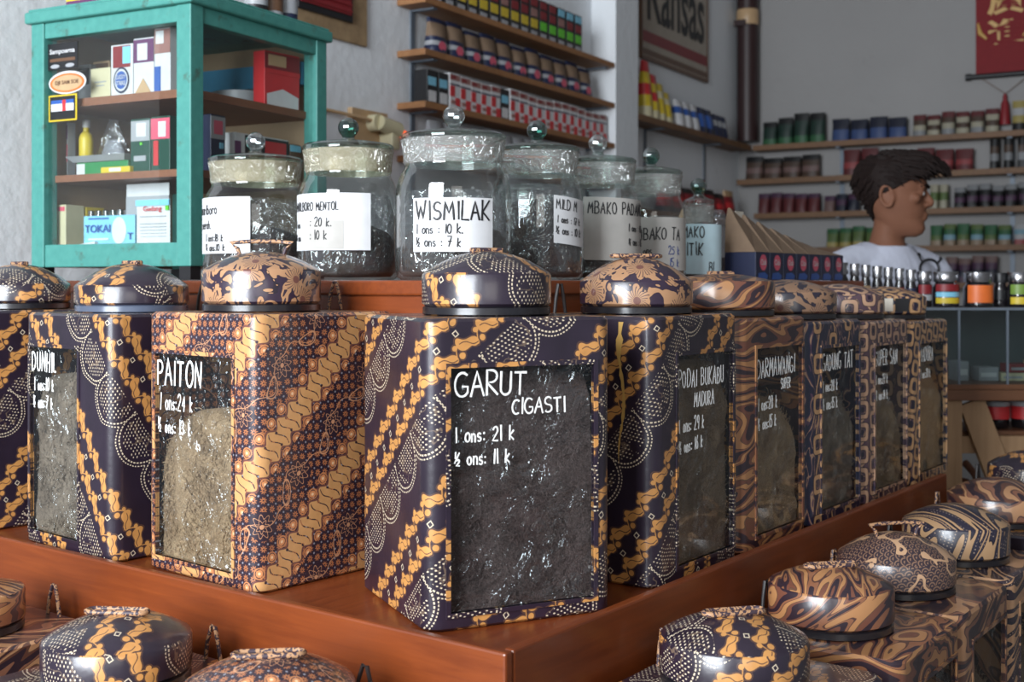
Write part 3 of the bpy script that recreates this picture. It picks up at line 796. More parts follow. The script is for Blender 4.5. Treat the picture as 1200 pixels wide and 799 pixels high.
for i in range(25):
    z = .346-.0078*i; yc = -SZ/2+.051+.004*math.sin(i*.35); w = (.0042+rs.uniform(-.002, .003))*(1-i/27)
    cr = (bm.verts.new((hx, yc-w, z)), bm.verts.new((hx, yc+w*rs.uniform(.6, 1.3), z)))
    if pv: bm.faces.new((pv[0], pv[1], cr[1], cr[0]))
    pv = cr
obj('torn_streak', bm, 'print_gold', t)
# lower row: tins standing a step down on both sides of the rail
def low_tin(u, v, side, H, pr, lb, lp, lr=.083, hr=.045, hd=.032, hn='flat', hrot=0, uo=0, seed=1, words=(), loopside=0, lo=(0, 0)):
    th = TR if side == 'v' else TH_S-PI/2
    c = S(u, v, 0); h = SZ/2
    ap = Vector((c.x, c.y))+Matrix.Rotation(th, 2) @ Vector((-h, -h))
    tin(ap, -1, th, H, pr, lb, (-.07, .095), words, 'tobacco_brown', .2, lid_print=lp, lid_r=lr, hr=hr, hd=hd, handle=hn, hrot=hrot, z=Z0, uoff=uo, seed=seed, loopside=loopside, group='batik tins on the lower step', lid_off=lo)
LH = .335
low_tin(.455, -.150, 'u', LH, 'parang_fall', 'gold and purple tin below the PAITON tin, round lid with a rope handle', 'parang_fall', .085, .040, .026, 'flat', .55, .0, 21, loopside=.035)
low_tin(.195, -.150, 'u', LH, 'floral_serpent', 'star-print tin cut off by the lower photo edge left of the stand corner', 'floral_serpent', .090, .036, .028, 'flat', .75, .15, 22, loopside=.03)
low_tin(.79, -.150, 'u', LH, 'brown_swirl', 'brown swirl tin cut off at the left photo edge below the rail', 'wood_swirl', .075, .040, .012, None, 0, .2, 23, loopside=.03)
low_tin(-.150, -.03, 'v', LH-.02, 'scale_print', 'dark tin at the stand corner showing only its lid handle', 'petal_dark', .078, .036, .022, 'flat', -.6, .2, 24)
low_tin(-.138, .285, 'v', LH, 'parang_small', 'dark purple tin with gold chain lid, nearest in the lower right row', 'parang_small', .086, .042, .026, 'flat', -.7, .1, 25, lo=(-.012, .012))
low_tin(-.138, .575, 'v', LH, 'wood_swirl', 'brown wood-swirl tin with striped lid, second in the lower right row', 'wood_swirl_wide', .083, .046, .022, 'flat', -.7, .3, 26, lo=(-.012, .012))
low_tin(-.138, .822, 'v', LH, 'brown_swirl', 'dark scale-print lidded tin with a raised rope bail, lower right row', 'scale_print', .086, .040, .032, 'raised', -.75, .4, 27, lo=(-.008, .010))
low_tin(-.138, 1.075, 'v', LH, 'zebra_fine', 'tin with navy and tan zebra lid, fourth in the lower right row', 'zebra_vine', .086, .050, .028, None, 0, .5, 28)
low_tin(-.138, 1.335, 'v', LH+.02, 'parang_fall', 'tin with brown and gold lid below the end of the side rail', 'brown_swirl', .090, .040, .028, None, 0, .6, 29)
low_tin(-.138, 1.600, 'v', LH+.04, 'parang_rise', 'farthest tin of the lower right row, gold beaded lid, before the pine posts', 'parang_steep', .090, .040, .030, None, 0, .7, 30)
# ---------------------------------------------------------------- glass jars on the top step
ZJ = Z2+.0008
def jar(pos, Rb, Hh, knob, label, paper, words, wrap='wrap_film', fill=.42, seed=1, neck=.86, patch=None, lid_edge='jar_lid_glass', tilt=0, paper_mat='paper_white', ink='ink_black', film=True):
    """paper: (sin a0, sin a1, z0, z1) across the side that faces the camera"""
    x, y = pos
    th = math.atan2(y, x)-PI/2          # local -y looks at the camera
    t = thing('glass_jar', label, 'jar', (x, y, ZJ), th, 'glass tobacco jars on the top step')
    rn = Rb*neck; hb = Hh-.058
    prof = [(Rb*.90, 0), (Rb*.97, .004), (Rb, .014), (Rb, hb*.55), (Rb, hb-.030), (Rb*.985, hb-.018), (Rb*.95, hb-.006), (Rb*.90, hb+.004), (rn*.985, hb+.011), (rn*.97, hb+.018),
            (rn*.98, Hh-.028), (rn, Hh-.012), (rn*1.03, Hh-.004), (rn*1.03, Hh)]
    bm = NB(); lathe(bm, prof, 56, cap1=False)
    body = obj('glass_body', bm, 'jar_glass', t, 60)
    bm = NB(); lathe(bm, [(rn*.975, hb+.017), (rn*1.005, hb+.022), (rn*1.0, Hh-.030), (rn*1.03, Hh-.012), (rn*1.06, Hh-.005)], 56, cap0=False, cap1=False,
                     jit=lambda a, z: .008*noise.noise(Vector((a*5, z*90, seed)))+.006*noise.noise(Vector((a*17, z*160, seed))))
    obj('neck_wrap', bm, wrap, t, 180)
    bm = NB(); lathe(bm, [(rn*.9, Hh-.002), (rn*1.04, Hh-.001), (rn*1.055, Hh+.002), (rn*1.0, Hh+.0055), (rn*.6, Hh+.010), (.012, Hh+.013), (.009, Hh+.018)], 48)
    lid = obj('lid', bm, lid_edge, t, 50)
    bm = NB(); r = .0165; L = [(.009, Hh+.017)]
    for i in range(1, 12): a = -PI/2+.5+(PI-.5)*i/11; L.append((r*math.cos(a)+.00002, Hh+.0335+r*math.sin(a)))
    lathe(bm, L, 12, cap1=False)
    for i, v in enumerate(bm.verts): v.co.x *= 1+.05*math.sin(i*2.1)
    obj('knob', bm, knob, lid)
    # what is inside: dark shredded leaf in a rumpled bag
    bm = NB(); hf = Hh*fill
    pr = [(.001, .004), (Rb*.86, .005), (Rb*.95, .012)]+[(Rb*.95, .012+(hf-.03)*i/6) for i in range(1, 7)]+[(Rb*.80, hf), (Rb*.45, hf+.012), (.001, hf+.016)]
    lathe(bm, pr, 40, jit=lambda a, z: -.03+.04*noise.noise(Vector((a*2.2, z*30, seed*3.1)))+.02*noise.noise(Vector((a*6, z*80, seed))))
    obj('tobacco', bm, 'tobacco_jar', t, 60)
    bm = NB()
    pr = [(Rb*.965, .012), (Rb*.965, hf), (Rb*.93, hf+.03), (Rb*.80, min(hb, hf+.065))]
    pp = []
    for a, b in zip(pr, pr[1:]):
        for i in range(6): q = i/6; pp.append((a[0]+(b[0]-a[0])*q, a[1]+(b[1]-a[1])*q))
    lathe(bm, pp, 64, cap0=False, cap1=False, jit=lambda a, z: -.03+.035*noise.noise(Vector((math.cos(a)*4, math.sin(a)*4, z*45+seed*3)))+.02*noise.noise(Vector((math.cos(a)*10, math.sin(a)*10, z*90+seed))))
    obj('plastic_bag', bm, 'plastic_bag', t, 180)
    if paper:
        s0, s1, z0, z1 = paper; a0, a1 = math.asin(max(-1, s0)), math.asin(min(1, s1)); rp = Rb+.0008
        xm0, xm1 = a0*rp, a1*rp
        def fmap(px, pz, e): a = px/rp; zz = pz+px*tilt; return Vector(((rp+e+.0003)*math.sin(a), -(rp+e+.0003)*math.cos(a), zz))
        bm = NB(); n = 18
        rows = [[bm.verts.new(fmap(xm0+(xm1-xm0)*i/n, zz, -.0003)) for i in range(n+1)] for zz in (z0, z1)]
        for i in range(n): bm.faces.new((rows[0][i], rows[0][i+1], rows[1][i+1], rows[1][i]))
        mats = [paper_mat, 'paper_grey']
        if patch:
            fx0, fx1, fz0, fz1 = patch
            rows = [[bm.verts.new(fmap(xm0+(xm1-xm0)*(fx0+(fx1-fx0)*i/n), z0+(z1-z0)*f, 0)) for i in range(n+1)] for f in (fz0, fz1)]
            for i in range(n): bm.faces.new((rows[0][i], rows[0][i+1], rows[1][i+1], rows[1][i])).material_index = 1
        p = obj('paper_label', bm, mats, t, 40)
        bm = NB(); nb = 0; w = xm1-xm0
        for i, wd in enumerate(words):
            tx, fx, fz, hh = wd[:4]; xs = wd[4] if len(wd) > 4 else .7; rise = wd[5] if len(wd) > 5 else 0; mi = wd[6] if len(wd) > 6 else 0
            lettering(bm, tx, xm0+fx*w, z1-fz*(z1-z0), hh, max(.0009, hh*.055), lambda a, b, e: fmap(a, b, e+.0004), .02, xs, rise, .16, mi, seed*11+i)
        obj('lettering', bm, ['ink_black', 'ink_blue'], p)
    return t
def jpos(tv, base=.40): c = S(base, base, 0); q = (VV if tv >= 0 else U)*abs(tv); return (c.x+q.x, c.y+q.y)
jar(jpos(0), .0875, .213, 'knob_clear', 'large glass jar on the stand corner, paper label lettered WISMILAK', (-.66, .64, .040, .118),
    (('WISMILAK', .05, .40, .0265, .82), ('1 ons : 10 k.', .05, .66, .0135, .85), ('½ ons : 7 k', .05, .90, .0135, .85)), seed=1, fill=.34)
jar(jpos(-.22), .081, .212, 'knob_green', 'glass jar with yellowed wrap, label lettered MARLBORO MENTOL', (-1, .42, .046, .135),
    (('MARLBORO MENTOL', .10, .30, .0125, .66), ('1 ons', .10, .60, .010, .7), (': 20 k.', .38, .58, .014, .8), ('½ ons', .10, .83, .010, .7), (': 10 k', .38, .81, .014, .8)), 'wrap_film_yellow', seed=2, patch=(.36, .74, .02, .52), fill=.36)
jar(jpos(-.442), .0885, .205, 'knob_clear', 'leftmost glass jar before the teal cabinet, gold-rimmed, label cut at its left', (-1, -.10, .044, .138),
    (('marlboro', .12, .30, .017, .75), ('merah.', .16, .56, .014, .8), ('1 ons:18 k', .30, .78, .0115, .8), ('½ ons:10 k', .30, .95, .0115, .8)), 'wrap_film_yellow', seed=3, fill=.38)
jar(jpos(.215), .0775, .213, 'knob_green', 'glass jar right of the WISMILAK jar, tilted label starting MILD', (.34, .96, .062, .138),
    (('MILD M', .06, .28, .0155, .66), ('1 ons : 17 k', .08, .56, .011, .75), ('½ ons : 10 k', .06, .80, .011, .75)), seed=4, tilt=-.10, fill=.55)
jar(jpos(.40), .0755, .208, 'knob_clear', 'glass jar with large greyish label starting MBAKO PAD', (-.32, .99, .034, .142),
    (('MBAKO PADANG', .06, .26, .020, .62), ('1 ons : 19 k', .62, .52, .012, .7), ('½ ons : 10 k', .62, .74, .012, .7)), seed=5, fill=.3, paper_mat='paper_grey', tilt=-.03)
jar(jpos(.585), .066, .2015, 'knob_green', 'glass jar with label starting MBAKO TA and blue price', (-.42, .98, .018, .116),
    (('MBAKO TA', .03, .42, .021, .64), ('1 ons', .05, .70, .014, .7), ('25 k', .52, .70, .015, .7, 0, 1), ('15 k', .54, .93, .015, .7, 0, 1)), seed=6, fill=.3, patch=(.47, .97, .0, .42), paper_mat='paper_grey')
jar(jpos(.775), .045, .156, 'knob_green', 'smallest glass jar, last before the kraft cartons, label ending RITIK BL', (-.9, .99, .012, .112),
    (('MAKO', .16, .27, .022, .62), ('RITIK', .14, .62, .024, .62), ('BL', .62, .95, .020, .62)), seed=7, fill=.4, neck=.66, paper_mat='chalk_blue', tilt=-.02)

# ---------------------------------------------------------------- teal cabinet
CB = Vector((-.61, 2.30, 1.3535)); TH_C = math.atan2(.887, .4617)
CL = .433; CW = .43; CZ = .026; CH = .556                      # local x along the right-hand face, local y along the left-hand face
cab = thing('display_cabinet', 'teal painted wooden cabinet with glass sides full of cigarette packs', 'cabinet', CB, TH_C)
def cpart(name, fn, m='teal_paint', parent=None, smooth=None):
    bm = NB(); fn(bm); return obj(name, bm, m, parent or cab, smooth)
st = .036
for (x, y) in ((0, 0), (CL-st, 0), (0, CW-st), (CL-st, CW-st)):
    cpart('post', lambda b: box(b, x, x+st, y, y+st, CZ, CH-.03, bev=.002))
    cpart('foot', lambda b: box(b, x+.004, x+st-.004, y+.004, y+st-.004, 0, CZ), 'print_black')
cpart('bottom_rail', lambda b: box(b, .003, .028, st, CW-st, CZ, CZ+.046, bev=.002)); cpart('bottom_rail', lambda b: box(b, st, CL-st, .003, .028, CZ, CZ+.046, bev=.002))
cpart('top_rail', lambda b: box(b, .003, .028, st, CW-st, CH-.062, CH-.03, bev=.002)); cpart('top_rail', lambda b: box(b, st, CL-st, .003, .028, CH-.062, CH-.03, bev=.002))
cpart('top_board', lambda b: (box(b, -.010, CL+.010, -.010, CW+.010, CH-.03, CH-.006, bev=.004), box(b, -.004, CL+.004, -.004, CW+.004, CH-.006, CH, bev=.002)))
cpart('floor_board', lambda b: box(b, .028, CL-.003, .028, CW-.003, CZ+.02, CZ+.042), 'cabinet_shelf_wood')
cpart('back_panel', lambda b: box(b, CL-.012, CL-.004, st, CW-st, CZ, CH-.03), 'print_kraft'); cpart('back_panel', lambda b: box(b, st, CL-st, CW-.012, CW-.004, CZ, CH-.03), 'print_kraft')
ZS1, ZS2 = .345+.0255, .19+.0255
cpart('shelf', lambda b: box(b, .030, CL-.013, .030, CW-.013, ZS1-.016, ZS1), 'cabinet_shelf_wood'); cpart('shelf', lambda b: box(b, .030, CL-.013, .030, CW-.013, ZS2-.014, ZS2), 'cabinet_shelf_wood')
cpart('inner_rail', lambda b: box(b, CL-.04, CL-.013, st+.003, CW-st-.003, CH-.125, CH-.075), 'blue_paint')
bm = NB(); bm.faces.new([bm.verts.new(p) for p in ((.012, st-.004, CZ+.04), (.012, CW-st+.004, CZ+.04), (.012, CW-st+.004, CH-.058), (.012, st-.004, CH-.058))])
paneL = obj('side_pane', bm, 'clear_pane', cab)
bm = NB(); bm.faces.new([bm.verts.new(p) for p in ((st-.004, .012, CZ+.04), (CL-st+.004, .012, CZ+.04), (CL-st+.004, .012, CH-.058), (st-.004, .012, CH-.058))])
obj('front_pane', bm, 'clear_pane', cab)
# a position on the left-hand face from the photo column: y; z from the photo row at that depth
def cy(px, x=0):
    t = (px-HX)/FPX; ex, ey = -.887, .4617; bx, by = CB.x+.4617*x, CB.y+.887*x
    return max(.012, min(.405, (t*by-bx)/(ex-t*ey)))
def cx_(px, y=0):
    t = (px-HX)/FPX; ex, ey = .4617, .887; bx, by = CB.x-.887*y, CB.y+.4617*y
    return min(.405, (t*by-bx)/(ex-t*ey))
def czl(py, y): D = CB.y+.4617*y; return EYE+(HY-py)*D/FPX-CB.z
def czr(py, x): D = CB.y+.887*x; return EYE+(HY-py)*D/FPX-CB.z
def sticker(name, px0, px1, py0, py1, m, deco=None, oval=False):
    ya, yb = cy(px1), cy(px0); ym = (ya+yb)/2; za, zb = czl(py1, ym), czl(py0, ym); bm = NB(); xo = .0112
    if oval: pts = [(xo, ym+(yb-ya)/2*math.cos(2*PI*i/28), (za+zb)/2+(zb-za)/2*math.sin(2*PI*i/28)) for i in range(28)]
    else: pts = [(xo, ya, za), (xo, yb, za), (xo, yb, zb), (xo, ya, zb)]
    bm.faces.new([bm.verts.new(p) for p in pts]); mats = [m]
    for (f0, f1, g0, g1, mm, ov) in deco or ():
        y0, y1, z0, z1 = yb-(yb-ya)*f0, yb-(yb-ya)*f1, za+(zb-za)*g0, za+(zb-za)*g1; x2 = xo-.0004-.0002*len(mats)
        if ov: q = [(x2, (y0+y1)/2+(y1-y0)/2*math.cos(2*PI*i/24), (z0+z1)/2+(z1-z0)/2*math.sin(2*PI*i/24)) for i in range(24)]
        else: q = [(x2, y0, z0), (x2, y1, z0), (x2, y1, z1), (x2, y0, z1)]
        bm.faces.new([bm.verts.new(p) for p in q]).material_index = len(mats); mats.append(mm)
    return obj(name, bm, mats, paneL), ya, yb, za, zb
def sticker_text(o, word, ya, yb, z, h, m, w=None):
    b = type_mesh(word, 1, ext=0, bold=.02); xs = [v.co.x for v in b.verts]; ww = max(xs)-min(xs); s = (w or (yb-ya)*.84)/ww
    for v in b.verts: v.co = Vector((.0095, (ya+yb)/2-v.co.x*s, z+v.co.y*h*1.35))
    obj('sticker_lettering', b, m, o)
o, ya, yb, za, zb = sticker('sticker', 51, 86, 49, 80, 'print_black', ((.08, .92, .30, .42, 'print_brown', 0), (.1, .4, .05, .2, 'print_grey', 1), (.6, .9, .05, .2, 'print_grey', 1)))
sticker_text(o, 'Sampoerna', ya, yb, za+(zb-za)*.68, .010, 'print_white')
o, ya, yb, za, zb = sticker('sticker', 52, 96, 82, 109, 'print_white', ((.04, .96, .06, .90, 'print_orange', 1), (.10, .90, .14, .82, 'print_tan', 1)), True)
sticker_text(o, 'DJI SAM SOE', ya, yb, (za+zb)/2, .008, 'print_brown', (yb-ya)*.62)
o, ya, yb, za, zb = sticker('sticker', 52, 85, 110, 141, 'print_yellow', ((.05, .95, .06, .94, 'print_black', 0), (.10, .90, .38, .66, 'print_white', 0), (.10, .90, .66, .80, 'print_blue', 0), (.5, .62, .38, .8, 'print_red', 0)))
# packs inside: local box with coloured fields on the two seen sides
def citem(px0, px1, py0, py1, side='l', dep=.03, back=.022):
    if side == 'l':
        ya, yb = cy(px1), cy(px0); D = 1+back/CB.y*.4; return (back+.012, ya, yb, None)
    xa, xb = cx_(px0), cx_(px1); return (xa, xb)
def pack_l(name, label, cat, px0, px1, z0, h, dep=.024, x0=.045, base='print_white', fields=(), group=None, lean=0, word=None):
    ya, yb = cy(px1, x0), cy(px0, x0); bm = NB(); w = yb-ya
    t = thing(name, label, cat, CB+Matrix.Rotation(TH_C, 3, 'Z') @ Vector((x0, (ya+yb)/2, z0+.0006)), TH_C, group)
    box(bm, 0, dep, -w/2, w/2, 0, h, bev=.0012); bo = obj('carton', bm, base, t)
    for i, (f0, f1, g0, g1, mm, nm) in enumerate(fields):
        bm = NB(); y0, y1 = w/2-w*f0, w/2-w*f1; e = .0006+.0004*i
        if nm in ('seal', 'emblem'):
            q = [(-e, (y0+y1)/2+(y1-y0)/2*math.cos(2*PI*k/24), h*(g0+g1)/2+h*(g1-g0)/2*math.sin(2*PI*k/24)) for k in range(24)]; bm.faces.new([bm.verts.new(p) for p in q])
        elif nm == 'peak': bm.faces.new([bm.verts.new(p) for p in ((-e, y0, h*g0), (-e, y1, h*g0), (-e, (y0+y1)/2, h*g1))])
        else: box(bm, -e, .0002, min(y0, y1), max(y0, y1), h*g0, h*g1)
        obj('emblem' if nm in ('seal', 'peak', 'emblem') else nm, bm, mm, t)
    for wd in word or ():
        tx, fy, fz, hh, mm, frac = wd; b = type_mesh(tx, 1, ext=0, bold=.015); xs = [v.co.x for v in b.verts]; s = w*frac/(max(xs)-min(xs))
        for v in b.verts: v.co = Vector((-.0030, w/2-w*fy-v.co.x*s, h*fz+v.co.y*hh*1.35))
        obj('printed_lettering', b, mm, t)
    return t
GP = 'cigarette packs on the cabinet top shelf'
pack_l('cigarette_pack', 'grey pack standing behind the black sticker on the cabinet top shelf', 'pack', 87, 106, ZS1, .085, .022, .10, 'print_grey', ((.1, .9, .5, .9, 'print_black', 'warning_picture'),), GP)
pack_l('cigarette_pack', 'tan pack standing behind the cream pack on the cabinet top shelf', 'pack', 109, 128, ZS1, .092, .022, .115, 'print_tan', ((.05, .95, .5, .95, 'picture' and 'print_brown', 'warning_picture'),), GP)
pack_l('cigarette_pack', 'cream pack lying low at the left of the cabinet top shelf', 'pack', 106, 129, ZS1, .062, .024, .05, 'print_cream', ((.2, .8, .52, .56, 'print_grey', 'stripe'), (.3, .7, .40, .44, 'print_grey', 'stripe')), GP)
pack_l('cigarette_pack', 'white pack with a blue oval seal on the cabinet top shelf', 'pack', 130, 155.5, ZS1, .104, .024, .046, 'print_white', ((.1, .9, .55, .97, 'print_dark_red', 'warning_picture'), (.55, .9, .62, .95, 'print_sky', 'warning_picture'), (.14, .86, .05, .56, 'print_navy', 'seal'), (.20, .80, .09, .52, 'print_white', 'seal'), (.24, .76, .13, .48, 'print_blue', 'seal')), GP, word=(('LUCKY', .5, .36, .009, 'print_white', .42), ('STRIKE', .5, .24, .009, 'print_white', .42)))
pack_l('cigarette_pack', 'white pack with a tan peak right of the oval seal pack', 'pack', 156.5, 180, ZS1, .112, .024, .046, 'print_white', ((.0, 1, .56, .97, 'print_purple', 'warning_picture'), (.2, .7, .6, .9, 'print_white', 'warning_picture'), (.1, .9, .02, .28, 'print_tan', 'peak')), GP)
pack_l('cigarette_pack', 'tall white pack with a blue streak nearest the corner post', 'pack', 181, 199.5, ZS1, .128, .024, .046, 'print_white', ((.0, 1, .60, .97, 'print_picture', 'warning_picture'), (.1, .6, .75, .95, 'print_white', 'warning_picture'), (.02, .4, .02, .40, 'print_blue', 'stripe')), GP)
def cworld(x, y, z): return CB+Matrix.Rotation(TH_C, 3, 'Z') @ Vector((x, y, z))
# middle shelf
t = thing('bottle', 'small yellow bottle on the tray in the cabinet', 'bottle', cworld(.085, cy(101, .085), ZS2+.034), TH_C)
bm = NB(); lathe(bm, [(.012, 0), (.0145, .004), (.0145, .045), (.012, .055), (.006, .062), (.006, .07)], 20); obj('body', bm, 'print_yellow', t, 40)
bm = NB(); lathe(bm, [(.0075, .070), (.0075, .084), (.006, .086)], 16); obj('cap', bm, 'print_white', t, 40)
t = thing('tray', 'shallow grey plastic tray across the cabinet middle shelf', 'tray', cworld(.06, (cy(80, .06)+cy(152, .06))/2, ZS2+.0285), TH_C)
w = cy(80)-cy(152); bm = NB(); loft(bm, [[(.0, -w/2+.012, 0), (.0, w/2-.012, 0), (.075, w/2-.012, 0), (.075, -w/2+.012, 0)], [(-.012, -w/2, .012), (-.012, w/2, .012), (.085, w/2, .012), (.085, -w/2, .012)]], cap=False)
bm.faces.new([bm.verts.new(p) for p in ((.0, -w/2+.012, .0008), (.0, w/2-.012, .0008), (.075, w/2-.012, .0008), (.075, -w/2+.012, .0008))]); obj('dish', bm, 'print_grey', t)
pack_l('carton_box', 'green carton under the grey tray in the cabinet', 'box', 90, 150, ZS2, .0275, .07, .062, 'print_green', ((.0, .16, .1, .9, 'print_white', 'barcode'),))
pack_l('tobacco_pouch', 'flat yellow pouch leaning on the green carton in the cabinet', 'pouch', 118, 152, ZS2, .012, .016, .036, 'print_yellow', ((.3, .7, .2, .8, 'print_white', 'stripe'),))
pack_l('cigarette_pack', 'dark green pack beside the tray in the cabinet', 'pack', 153, 176, ZS2, .106, .024, .046, 'print_dark_green', ((.03, .97, .58, .96, 'print_grey', 'warning_picture'), (.3, .8, .66, .92, 'print_white', 'warning_picture'), (.5, .6, .50, .55, 'print_lime', 'stripe'), (.2, .8, .20, .30, 'print_grey', 'stripe')), 'green packs on the cabinet middle shelf')
pack_l('cigarette_pack', 'dark green pack with a red ribbon next to the corner post', 'pack', 177, 199, ZS2, .108, .024, .046, 'print_dark_green', ((.0, 1, .58, .96, 'print_pink', 'warning_picture'), (.4, .8, .62, .9, 'print_white', 'warning_picture'), (.15, .4, .1, .55, 'print_red', 'stripe')), 'green packs on the cabinet middle shelf')
pack_l('cigarette_pack', 'pinkish tall pack at the left end of the cabinet middle shelf', 'pack', 60, 79, ZS2, .115, .022, .07, 'print_grey', ((.05, .95, .28, .60, 'print_pink', 'stripe'), (.05, .95, .7, .95, 'print_purple', 'warning_picture')))
t = thing('plastic_bag', 'rumpled clear plastic bag standing on the cabinet tray', 'bag', cworld(.095, cy(133, .095), ZS2+.030), TH_C)
bm = NB(); L = []
for i in range(7):
    f = i/6; w_ = .042*(1-.8*f**1.5); d_ = .022*(1-.7*f)
    L.append([(d_*math.cos(2*PI*j/20)*(1+.15*math.sin(j*3+i)), w_*math.sin(2*PI*j/20)*(1+.12*math.cos(j*4.3+i)), .003+.085*f) for j in range(20)])
loft(bm, L); obj('film', bm, 'plastic_bag', t, 180)
bm = NB(); loft(bm, [[(d*math.cos(2*PI*j/14), w*math.sin(2*PI*j/14), z) for j in range(14)] for d, w, z in ((.012, .028, .004), (.014, .03, .02), (.008, .018, .045))]); obj('contents', bm, 'print_grey', t, 60)
# bottom shelf
ZB = CZ+.042
pack_l('carton_box', 'pale yellow carton at the left of the cabinet floor', 'box', 56, 77, ZB, .088, .05, .045, 'print_cream', ((.1, .9, .85, .95, 'print_pink', 'stripe'),), 'yellow cartons on the cabinet floor')
pack_l('carton_box', 'deep yellow carton beside the lighter box in the cabinet', 'box', 79, 101, ZB, .086, .05, .100, 'print_yellow', ((.2, .9, .3, .42, 'print_brown', 'stripe'), (.2, .9, .55, .6, 'print_brown', 'stripe')), 'yellow cartons on the cabinet floor')
pack_l('lighter_box', 'light blue box lettered TOKAI on the cabinet floor', 'box', 98, 158, ZB+.0, .062, .04, .040, 'print_sky', ((.56, .84, .06, .94, 'print_white', 'emblem'), (.1, .5, .88, .93, 'print_blue', 'stripe'), (.1, .5, .2, .26, 'print_white', 'stripe')), word=(('TOKAI', .30, .56, .016, 'print_blue', .50), ('T', .93, .3, .014, 'print_blue', .10)))
t0 = thing('lighter', 'lighter standing in a row behind the light blue box in the cabinet', 'lighter', cworld(.105, cy(107, .105), ZB+.0006), TH_C, 'row of lighters behind the TOKAI box')
bm = NB(); box(bm, -.006, .006, -.006, .006, 0, .064, bev=.002); obj('body', bm, 'print_dark_green', t0)
bm = NB(); box(bm, -.005, .005, -.005, .005, .064, .078, bev=.001); obj('hood', bm, 'chrome', t0)
for i in range(1, 7):
    c = copy_tree(t0); c.location = cworld(.105, cy(107+8.5*i, .105), ZB+.0006)
pack_l('price_card', 'white printed card standing at the right of the cabinet floor', 'card', 160, 199, ZB, .090, .002, .030, 'print_white', tuple((.12, .9, g, g+.015, 'print_grey', 'stripe') for g in (.18, .25, .32, .39, .46, .62))+((.0, 1, .86, .99, 'print_sky', 'stripe'), (.9, .99, .75, .85, 'print_lime', 'stripe')), word=(('Gudang', .5, .79, .010, 'print_red', .55),))
pack_l('folded_paper', 'blank white paper strip propped behind the printed card in the cabinet', 'paper', 148, 198, ZB, .128, .002, .088, 'print_white', ((0, 1, .0, .80, 'print_grey', 'stripe'),))
t = thing('folded_paper', 'white paper sheet lying on the cabinet floor below the yellow cartons', 'paper', cworld(.034, cy(98, .034), ZB+.0006), TH_C)
bm = NB(); loft(bm, [[(-.004, -.035, 0), (-.004, .035, 0), (.006, .035, 0), (.006, -.035, 0)], [(-.003, -.034, .010), (-.003, .028, .002), (.005, .028, .002), (.005, -.034, .010)]]); obj('sheet', bm, 'print_white', t)
# seen through the right-hand pane
def pack_r(name, label, cat, px0, px1, z0, h, dep, y0, base, fields, skew=0, group=None):
    xa, xb = cx_(px0, y0), cx_(px1, y0); w = xb-xa
    t = thing(name, label, cat, cworld((xa+xb)/2, y0+dep/2, z0+.0006), TH_C+skew, group); bm = NB(); box(bm, -w/2, w/2, -dep/2, dep/2, 0, h, bev=.0012); obj('carton', bm, base, t)
    for i, (f0, f1, g0, g1, mm, nm) in enumerate(fields):
        bm = NB(); x0, x1 = -w/2+w*f0, -w/2+w*f1; e = dep/2+.0006+.0004*i
        if nm == 'peak': bm.faces.new([bm.verts.new(p) for p in ((x0, -e, h*g0), (x1, -e, h*g0), (x1, -e, h*.22), ((x0+x1)/2, -e, h*g1), (x0, -e, h*.22))])
        else: box(bm, x0, x1, -e, -dep/2+.0002, h*g0, h*g1)
        obj(nm if nm != 'peak' else 'emblem', bm, mm, t)
    return t
pack_r('cigarette_pack', 'large red and white pack on the right end of the cabinet top shelf', 'pack', 314, 349, ZS1, .118, .035, .044, 'print_red', ((.0, 1, .68, .97, 'print_dark_red', 'warning_picture'), (.1, .6, .74, .94, 'print_tan', 'warning_picture'), (.0, 1, .60, .68, 'print_red', 'stripe'), (.05, .95, .0, .34, 'print_white', 'peak')), R(-8))
t = thing('tape_roll', 'grey-white tin ring lying on the cabinet top shelf', 'roll', cworld(cx_(282, .165), .165, ZS1+.0006), TH_C)
bm = NB(); lathe(bm, [(.048, 0), (.062, 0), (.062, .040), (.048, .040), (.048, 0)], 40, cap0=False, cap1=False); obj('ring', bm, 'print_grey', t, 30)
pack_r('cigarette_pack', 'black pack with a picture on the cabinet middle shelf by the corner post', 'pack', 247, 264, ZS2, .115, .022, .044, 'print_navy', ((.0, 1, .58, .97, 'print_grey', 'warning_picture'), (.2, .8, .66, .9, 'print_pink', 'warning_picture'), (.6, .85, .42, .52, 'print_sky', 'stripe')))
pack_r('carton_box', 'white carton with a dark red picture on the cabinet middle shelf', 'box', 275, 338, ZS2, .088, .04, .05, 'print_white', ((.18, 1, .15, .97, 'print_black', 'warning_picture'), (.55, .95, .5, .9, 'print_red', 'warning_picture'), (.25, .5, .25, .6, 'print_tan', 'warning_picture'), (0, .1, .5, .8, 'print_purple', 'stripe')))
pack_r('carton_box', 'small brown carton right of the white carton in the cabinet', 'box', 340, 356, ZS2, .082, .03, .05, 'print_brown', ((0, 1, .8, .97, 'print_sky', 'stripe'),))
